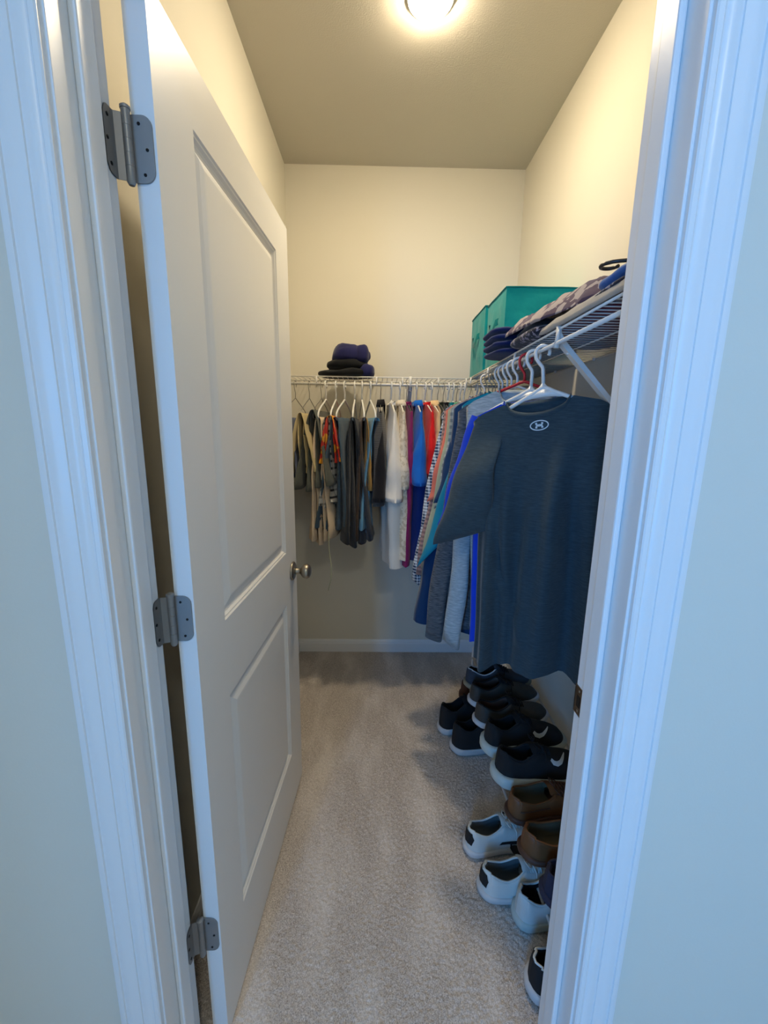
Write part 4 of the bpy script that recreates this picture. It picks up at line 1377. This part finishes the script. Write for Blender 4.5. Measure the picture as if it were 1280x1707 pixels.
def clean(me, auto=None):
    bm = bmesh.new(); bm.from_mesh(me)
    bmesh.ops.remove_doubles(bm, verts=bm.verts, dist=2e-5)
    bmesh.ops.recalc_face_normals(bm, faces=bm.faces)
    bm.to_mesh(me); bm.free()
    return me

def shoe(label, group, heel, z, yaw, kind, mats, mirror=False, tiltx=0.0, tilty=0.0, extras=None, cat='shoe', name='sneaker'):
    t = thing(name, label, cat, (heel[0], heel[1], z), yaw, group)
    t.rotation_euler = (tiltx, tilty, yaw)
    g = KINDS[kind]
    parts = shoe_meshes(kind, **g)
    def mk(nm):
        v, f = parts[nm]
        if mirror:
            v = [(x, -y, q) for x, y, q in v]
        return clean(mesh(nm, v, f))
    o = {}
    o['sole'] = obj('sole', mk('sole'), mats['sole'], t)
    o['upper'] = obj('upper', mk('upper'), mats['upper'], t)
    o['lining'] = obj('lining', mk('lining'), mats['lining'], t)
    o['rim'] = obj('collar_rim', mk('rim'), mats.get('rim', mats['upper']), t)
    if mats.get('tongue') is not None:
        o['tongue'] = obj('tongue', mk('tongue'), mats['tongue'], t)
    if mats.get('laces') is not None:
        o['laces'] = obj('laces', mk('laces'), mats['laces'], t)
    if extras:
        extras(t, o, -1 if mirror else 1)
    return t

KINDS = {
    'mid': dict(L=0.310, Wd=0.110, sole=[(0, .034), (.3, .032), (.6, .026), (1, .020)], tops=[(0, .140), (.08, .134), (.16, .118), (.24, .114), (.32, .126), (.38, .140), (.43, .148), (.55, .118), (.70, .080), (.85, .062), (.95, .050), (1, .030)],
                opens=[(0, 0), (.03, .012), (.10, .026), (.22, .032), (.36, .029), (.43, .018), (.455, 0.0), (1, 0)]),
    'runner': dict(L=0.305, Wd=0.108, sole=[(0, .034), (.3, .032), (.6, .026), (1, .020)], tops=[(0, .105), (.08, .101), (.16, .087), (.24, .080), (.32, .088), (.38, .100), (.43, .108), (.55, .092), (.70, .072), (.85, .060), (.95, .050), (1, .030)],
                   opens=[(0, 0), (.03, .010), (.10, .024), (.22, .030), (.36, .027), (.43, .016), (.455, 0.0), (1, 0)]),
    'chunky': dict(L=0.315, Wd=0.116, sole=[(0, .048), (.25, .046), (.6, .032), (1, .022)], tops=[(0, .122), (.08, .117), (.16, .102), (.24, .096), (.31, .104), (.37, .113), (.42, .118), (.55, .100), (.70, .080), (.85, .066), (.95, .054), (1, .032)],
                   opens=[(0, 0), (.03, .010), (.10, .024), (.22, .029), (.34, .026), (.41, .014), (.435, 0.0), (1, 0)], sole_flare=0.008),
    'court': dict(L=0.310, Wd=0.106, sole=[(0, .026), (.5, .024), (1, .022)], tops=[(0, .092), (.08, .089), (.16, .078), (.24, .072), (.32, .078), (.38, .088), (.43, .096), (.55, .082), (.70, .064), (.85, .054), (.95, .046), (1, .030)],
                  opens=[(0, 0), (.03, .010), (.10, .024), (.22, .030), (.36, .027), (.44, .016), (.465, 0.0), (1, 0)]),
    'boat': dict(L=0.300, Wd=0.104, sole=[(0, .020), (.5, .018), (1, .016)], tops=[(0, .078), (.10, .072), (.25, .060), (.40, .064), (.48, .072), (.60, .066), (.75, .054), (.90, .046), (1, .028)],
                 opens=[(0, 0), (.03, .012), (.10, .028), (.24, .034), (.38, .033), (.46, .026), (.49, 0.0), (1, 0)]),
}
S_BLACK = plain('black_knit_upper', rgb(24, 24, 27), 0.85, tex=300)
S_BLACKL = plain('black_lining', rgb(14, 14, 16), 0.95)
S_WHITE = plain('white_shoe_leather', rgb(214, 218, 214), 0.5)
S_WSOLE = plain('white_rubber_sole', rgb(206, 206, 206), 0.6)
S_MSOLE = plain('pale_foam_sole', rgb(196, 206, 200), 0.6)
S_BROWN = plain('brown_boat_leather', rgb(112, 70, 36), 0.55, tex=40, var=0.25)
S_BROWND = plain('dark_brown_leather', rgb(74, 46, 34), 0.6, tex=40, var=0.25)
S_GREYIN = plain('grey_mesh_lining', rgb(86, 90, 92), 0.9, tex=300)
S_OLIVE = plain('dark_grey_leather', rgb(58, 56, 52), 0.6, tex=60, var=0.2)
S_NAVY = plain('navy_shoe_canvas', rgb(30, 36, 62), 0.85)
S_INS = plain('olive_insole', rgb(78, 72, 54), 0.85)
S_TAN = plain('tan_gum_sole', rgb(150, 140, 116), 0.6)
S_GREYU = plain('grey_suede', rgb(54, 62, 74), 0.85)

SR, SF = 'shoes on the rack', 'shoes on the floor under the rack'

def ext_swoosh(t, o, sg):
    top = [(-0.030, 0.006), (-0.022, -0.002), (-0.010, -0.005), (0.004, -0.002), (0.022, 0.007), (0.040, 0.016)]
    polys = stroke([(x * 1.1, y * 1.3) for x, y in top[::-1]], [0.002, 0.007, 0.012, 0.015, 0.014, 0.010])
    dd = decal('side_logo', polys, o['upper'], S_WHITE, (0.205, -0.030, 0.072), (1, 0.1, -0.15), (0.1, 0.62, 0.78), (0, 0.78, -0.62), t, 0.0014, 0.2)
    dd['label'] = 'white curved tick logo'

def ext_heel_black(t, o, sg):
    # black heel tab, black side bar, lace-stay box print
    tab = [(-0.026, 0.046), (0.026, 0.046), (0.028, 0.070), (0.020, 0.086), (0.0, 0.090), (-0.020, 0.086), (-0.028, 0.070)]
    decal('heel_tab', [tab], o['upper'], S_BLACK, (-0.05, 0, 0), (0, 1, 0), (0, 0, 1), (1, 0, 0), t, 0.0028, 0.3)
    for sd in (-1, 1):
        bar = [(0.11, 0.0), (0.17, 0.0), (0.18, 0.010), (0.12, 0.010)]
        decal('side_bar', [bar], o['upper'], S_BLACK, (0.0, sd * 0.2, 0.042), (1, 0, 0), (0, 0, 1), (0, -sd, 0), t, 0.0012, 0.4)
        bx = stroke([(0.152, 0.0), (0.180, 0.0), (0.180, 0.022), (0.152, 0.022), (0.152, 0.0)], 0.006)
        decal('lace_stay_box', bx, o['upper'], S_BLACK, (0.0, sd * 0.2, 0.062), (1, 0, 0), (0, 0, 1), (0, -sd, -0.25), t, 0.0014, 0.5)

def ext_welt(t, o, sg):
    # moccasin seam and rawhide lace along the topline
    L = 0.300
    for sd in (-1, 1):
        pts = []
        for k in range(10):
            s = lerp(0.08, 0.40, k / 9)
            pts.append((L * s, sd * (0.104 / 2 * pl(s, FOOT) * 0.965 + 0.0005) + 0.010 * math.sin(PI * s), 0.046))
        MB().tube(pts, 0.0016, 6).build('rawhide_lace', S_BROWND, t)

bw = dict(sole=S_WSOLE, upper=S_BLACK, lining=S_BLACKL, tongue=S_BLACK, laces=S_BLACK)
brs = dict(sole=S_WSOLE, upper=S_OLIVE, lining=S_BROWND, tongue=S_BLACK, laces=S_BLACK, rim=S_BLACK)
gry = dict(sole=S_TAN, upper=S_GREYU, lining=S_BLACKL, tongue=S_GREYU, laces=S_BLACK, rim=S_WSOLE)
chk = dict(sole=S_MSOLE, upper=S_BLACK, lining=S_BLACKL, tongue=S_BLACK, laces=S_BLACK)
boat = dict(sole=S_BROWND, upper=S_BROWN, lining=S_INS, tongue=S_BROWN, laces=S_BROWND)
wht = dict(sole=S_WSOLE, upper=S_WHITE, lining=S_GREYIN, tongue=S_WHITE, laces=S_WHITE)
wbl = dict(sole=S_MSOLE, upper=S_WHITE, lining=S_BLACKL, tongue=S_BLACK, laces=S_WHITE)
nvy = dict(sole=S_NAVY, upper=S_NAVY, lining=S_NAVY, tongue=S_NAVY, laces=S_NAVY)
brn = dict(sole=S_BROWND, upper=S_BROWND, lining=S_BLACKL, tongue=S_BROWND, laces=S_BLACK)
TZ = RK_Z + 0.0055
# upper tier, far to near
shoe('grey suede sneaker with tan sole, furthest shoe on the rack', SR, (0.405, 1.685), TZ, 0.10, 'court', gry, True)
shoe('dark leather sneaker with white sole on the rack, further of its pair', SR, (0.398, 1.560), TZ, 0.14, 'court', brs)
shoe('dark leather sneaker with white sole on the rack, nearer of its pair', SR, (0.392, 1.440), TZ, 0.16, 'court', brs, True)
shoe('black sneaker with thick pale sole and white tick, further of its pair', SR, (0.392, 1.290), TZ, 0.18, 'chunky', chk, extras=ext_swoosh)
shoe('black sneaker with thick pale sole and white tick, nearer of its pair', SR, (0.396, 1.165), TZ, 0.18, 'chunky', chk, True, extras=ext_swoosh)
shoe('brown leather boat shoe on the rack, further of its pair', SR, (0.400, 1.035), TZ, 0.16, 'boat', boat, extras=ext_welt, name='boat_shoe')
shoe('brown leather boat shoe on the rack, nearer of its pair', SR, (0.402, 0.925), TZ, 0.16, 'boat', boat, True, extras=ext_welt, name='boat_shoe')
shoe('navy canvas shoe at the near end of the rack', SR, (0.420, 0.815), TZ, 0.10, 'boat', nvy, name='canvas_shoe')
# floor row
shoe('dark brown leather shoe on the floor at the far end', SF, (0.455, 1.985), 0.002, 0.05, 'runner', brn, name='leather_shoe')
shoe('black sneaker with white sole on the floor, further of its pair', SF, (0.305, 1.735), 0.002, 0.22, 'mid', bw)
shoe('black sneaker with white sole on the floor, nearer of its pair', SF, (0.345, 1.615), 0.002, 0.24, 'mid', bw, True)
shoe('white sneaker with black heel tab on the floor, further of its pair', SF, (0.312, 1.165), 0.002, 0.14, 'court', wht, extras=ext_heel_black)
shoe('white sneaker with black heel tab on the floor, nearer of its pair', SF, (0.330, 1.035), 0.002, 0.14, 'court', wht, True, extras=ext_heel_black)
shoe('white sneaker with black inside on the floor below the navy shoe', SF, (0.415, 0.955), 0.002, 0.10, 'runner', wbl)
shoe('black and white sneaker on the floor nearest the doorway', SF, (0.398, 0.800), 0.002, 0.06, 'runner', dict(bw, rim=S_WHITE))
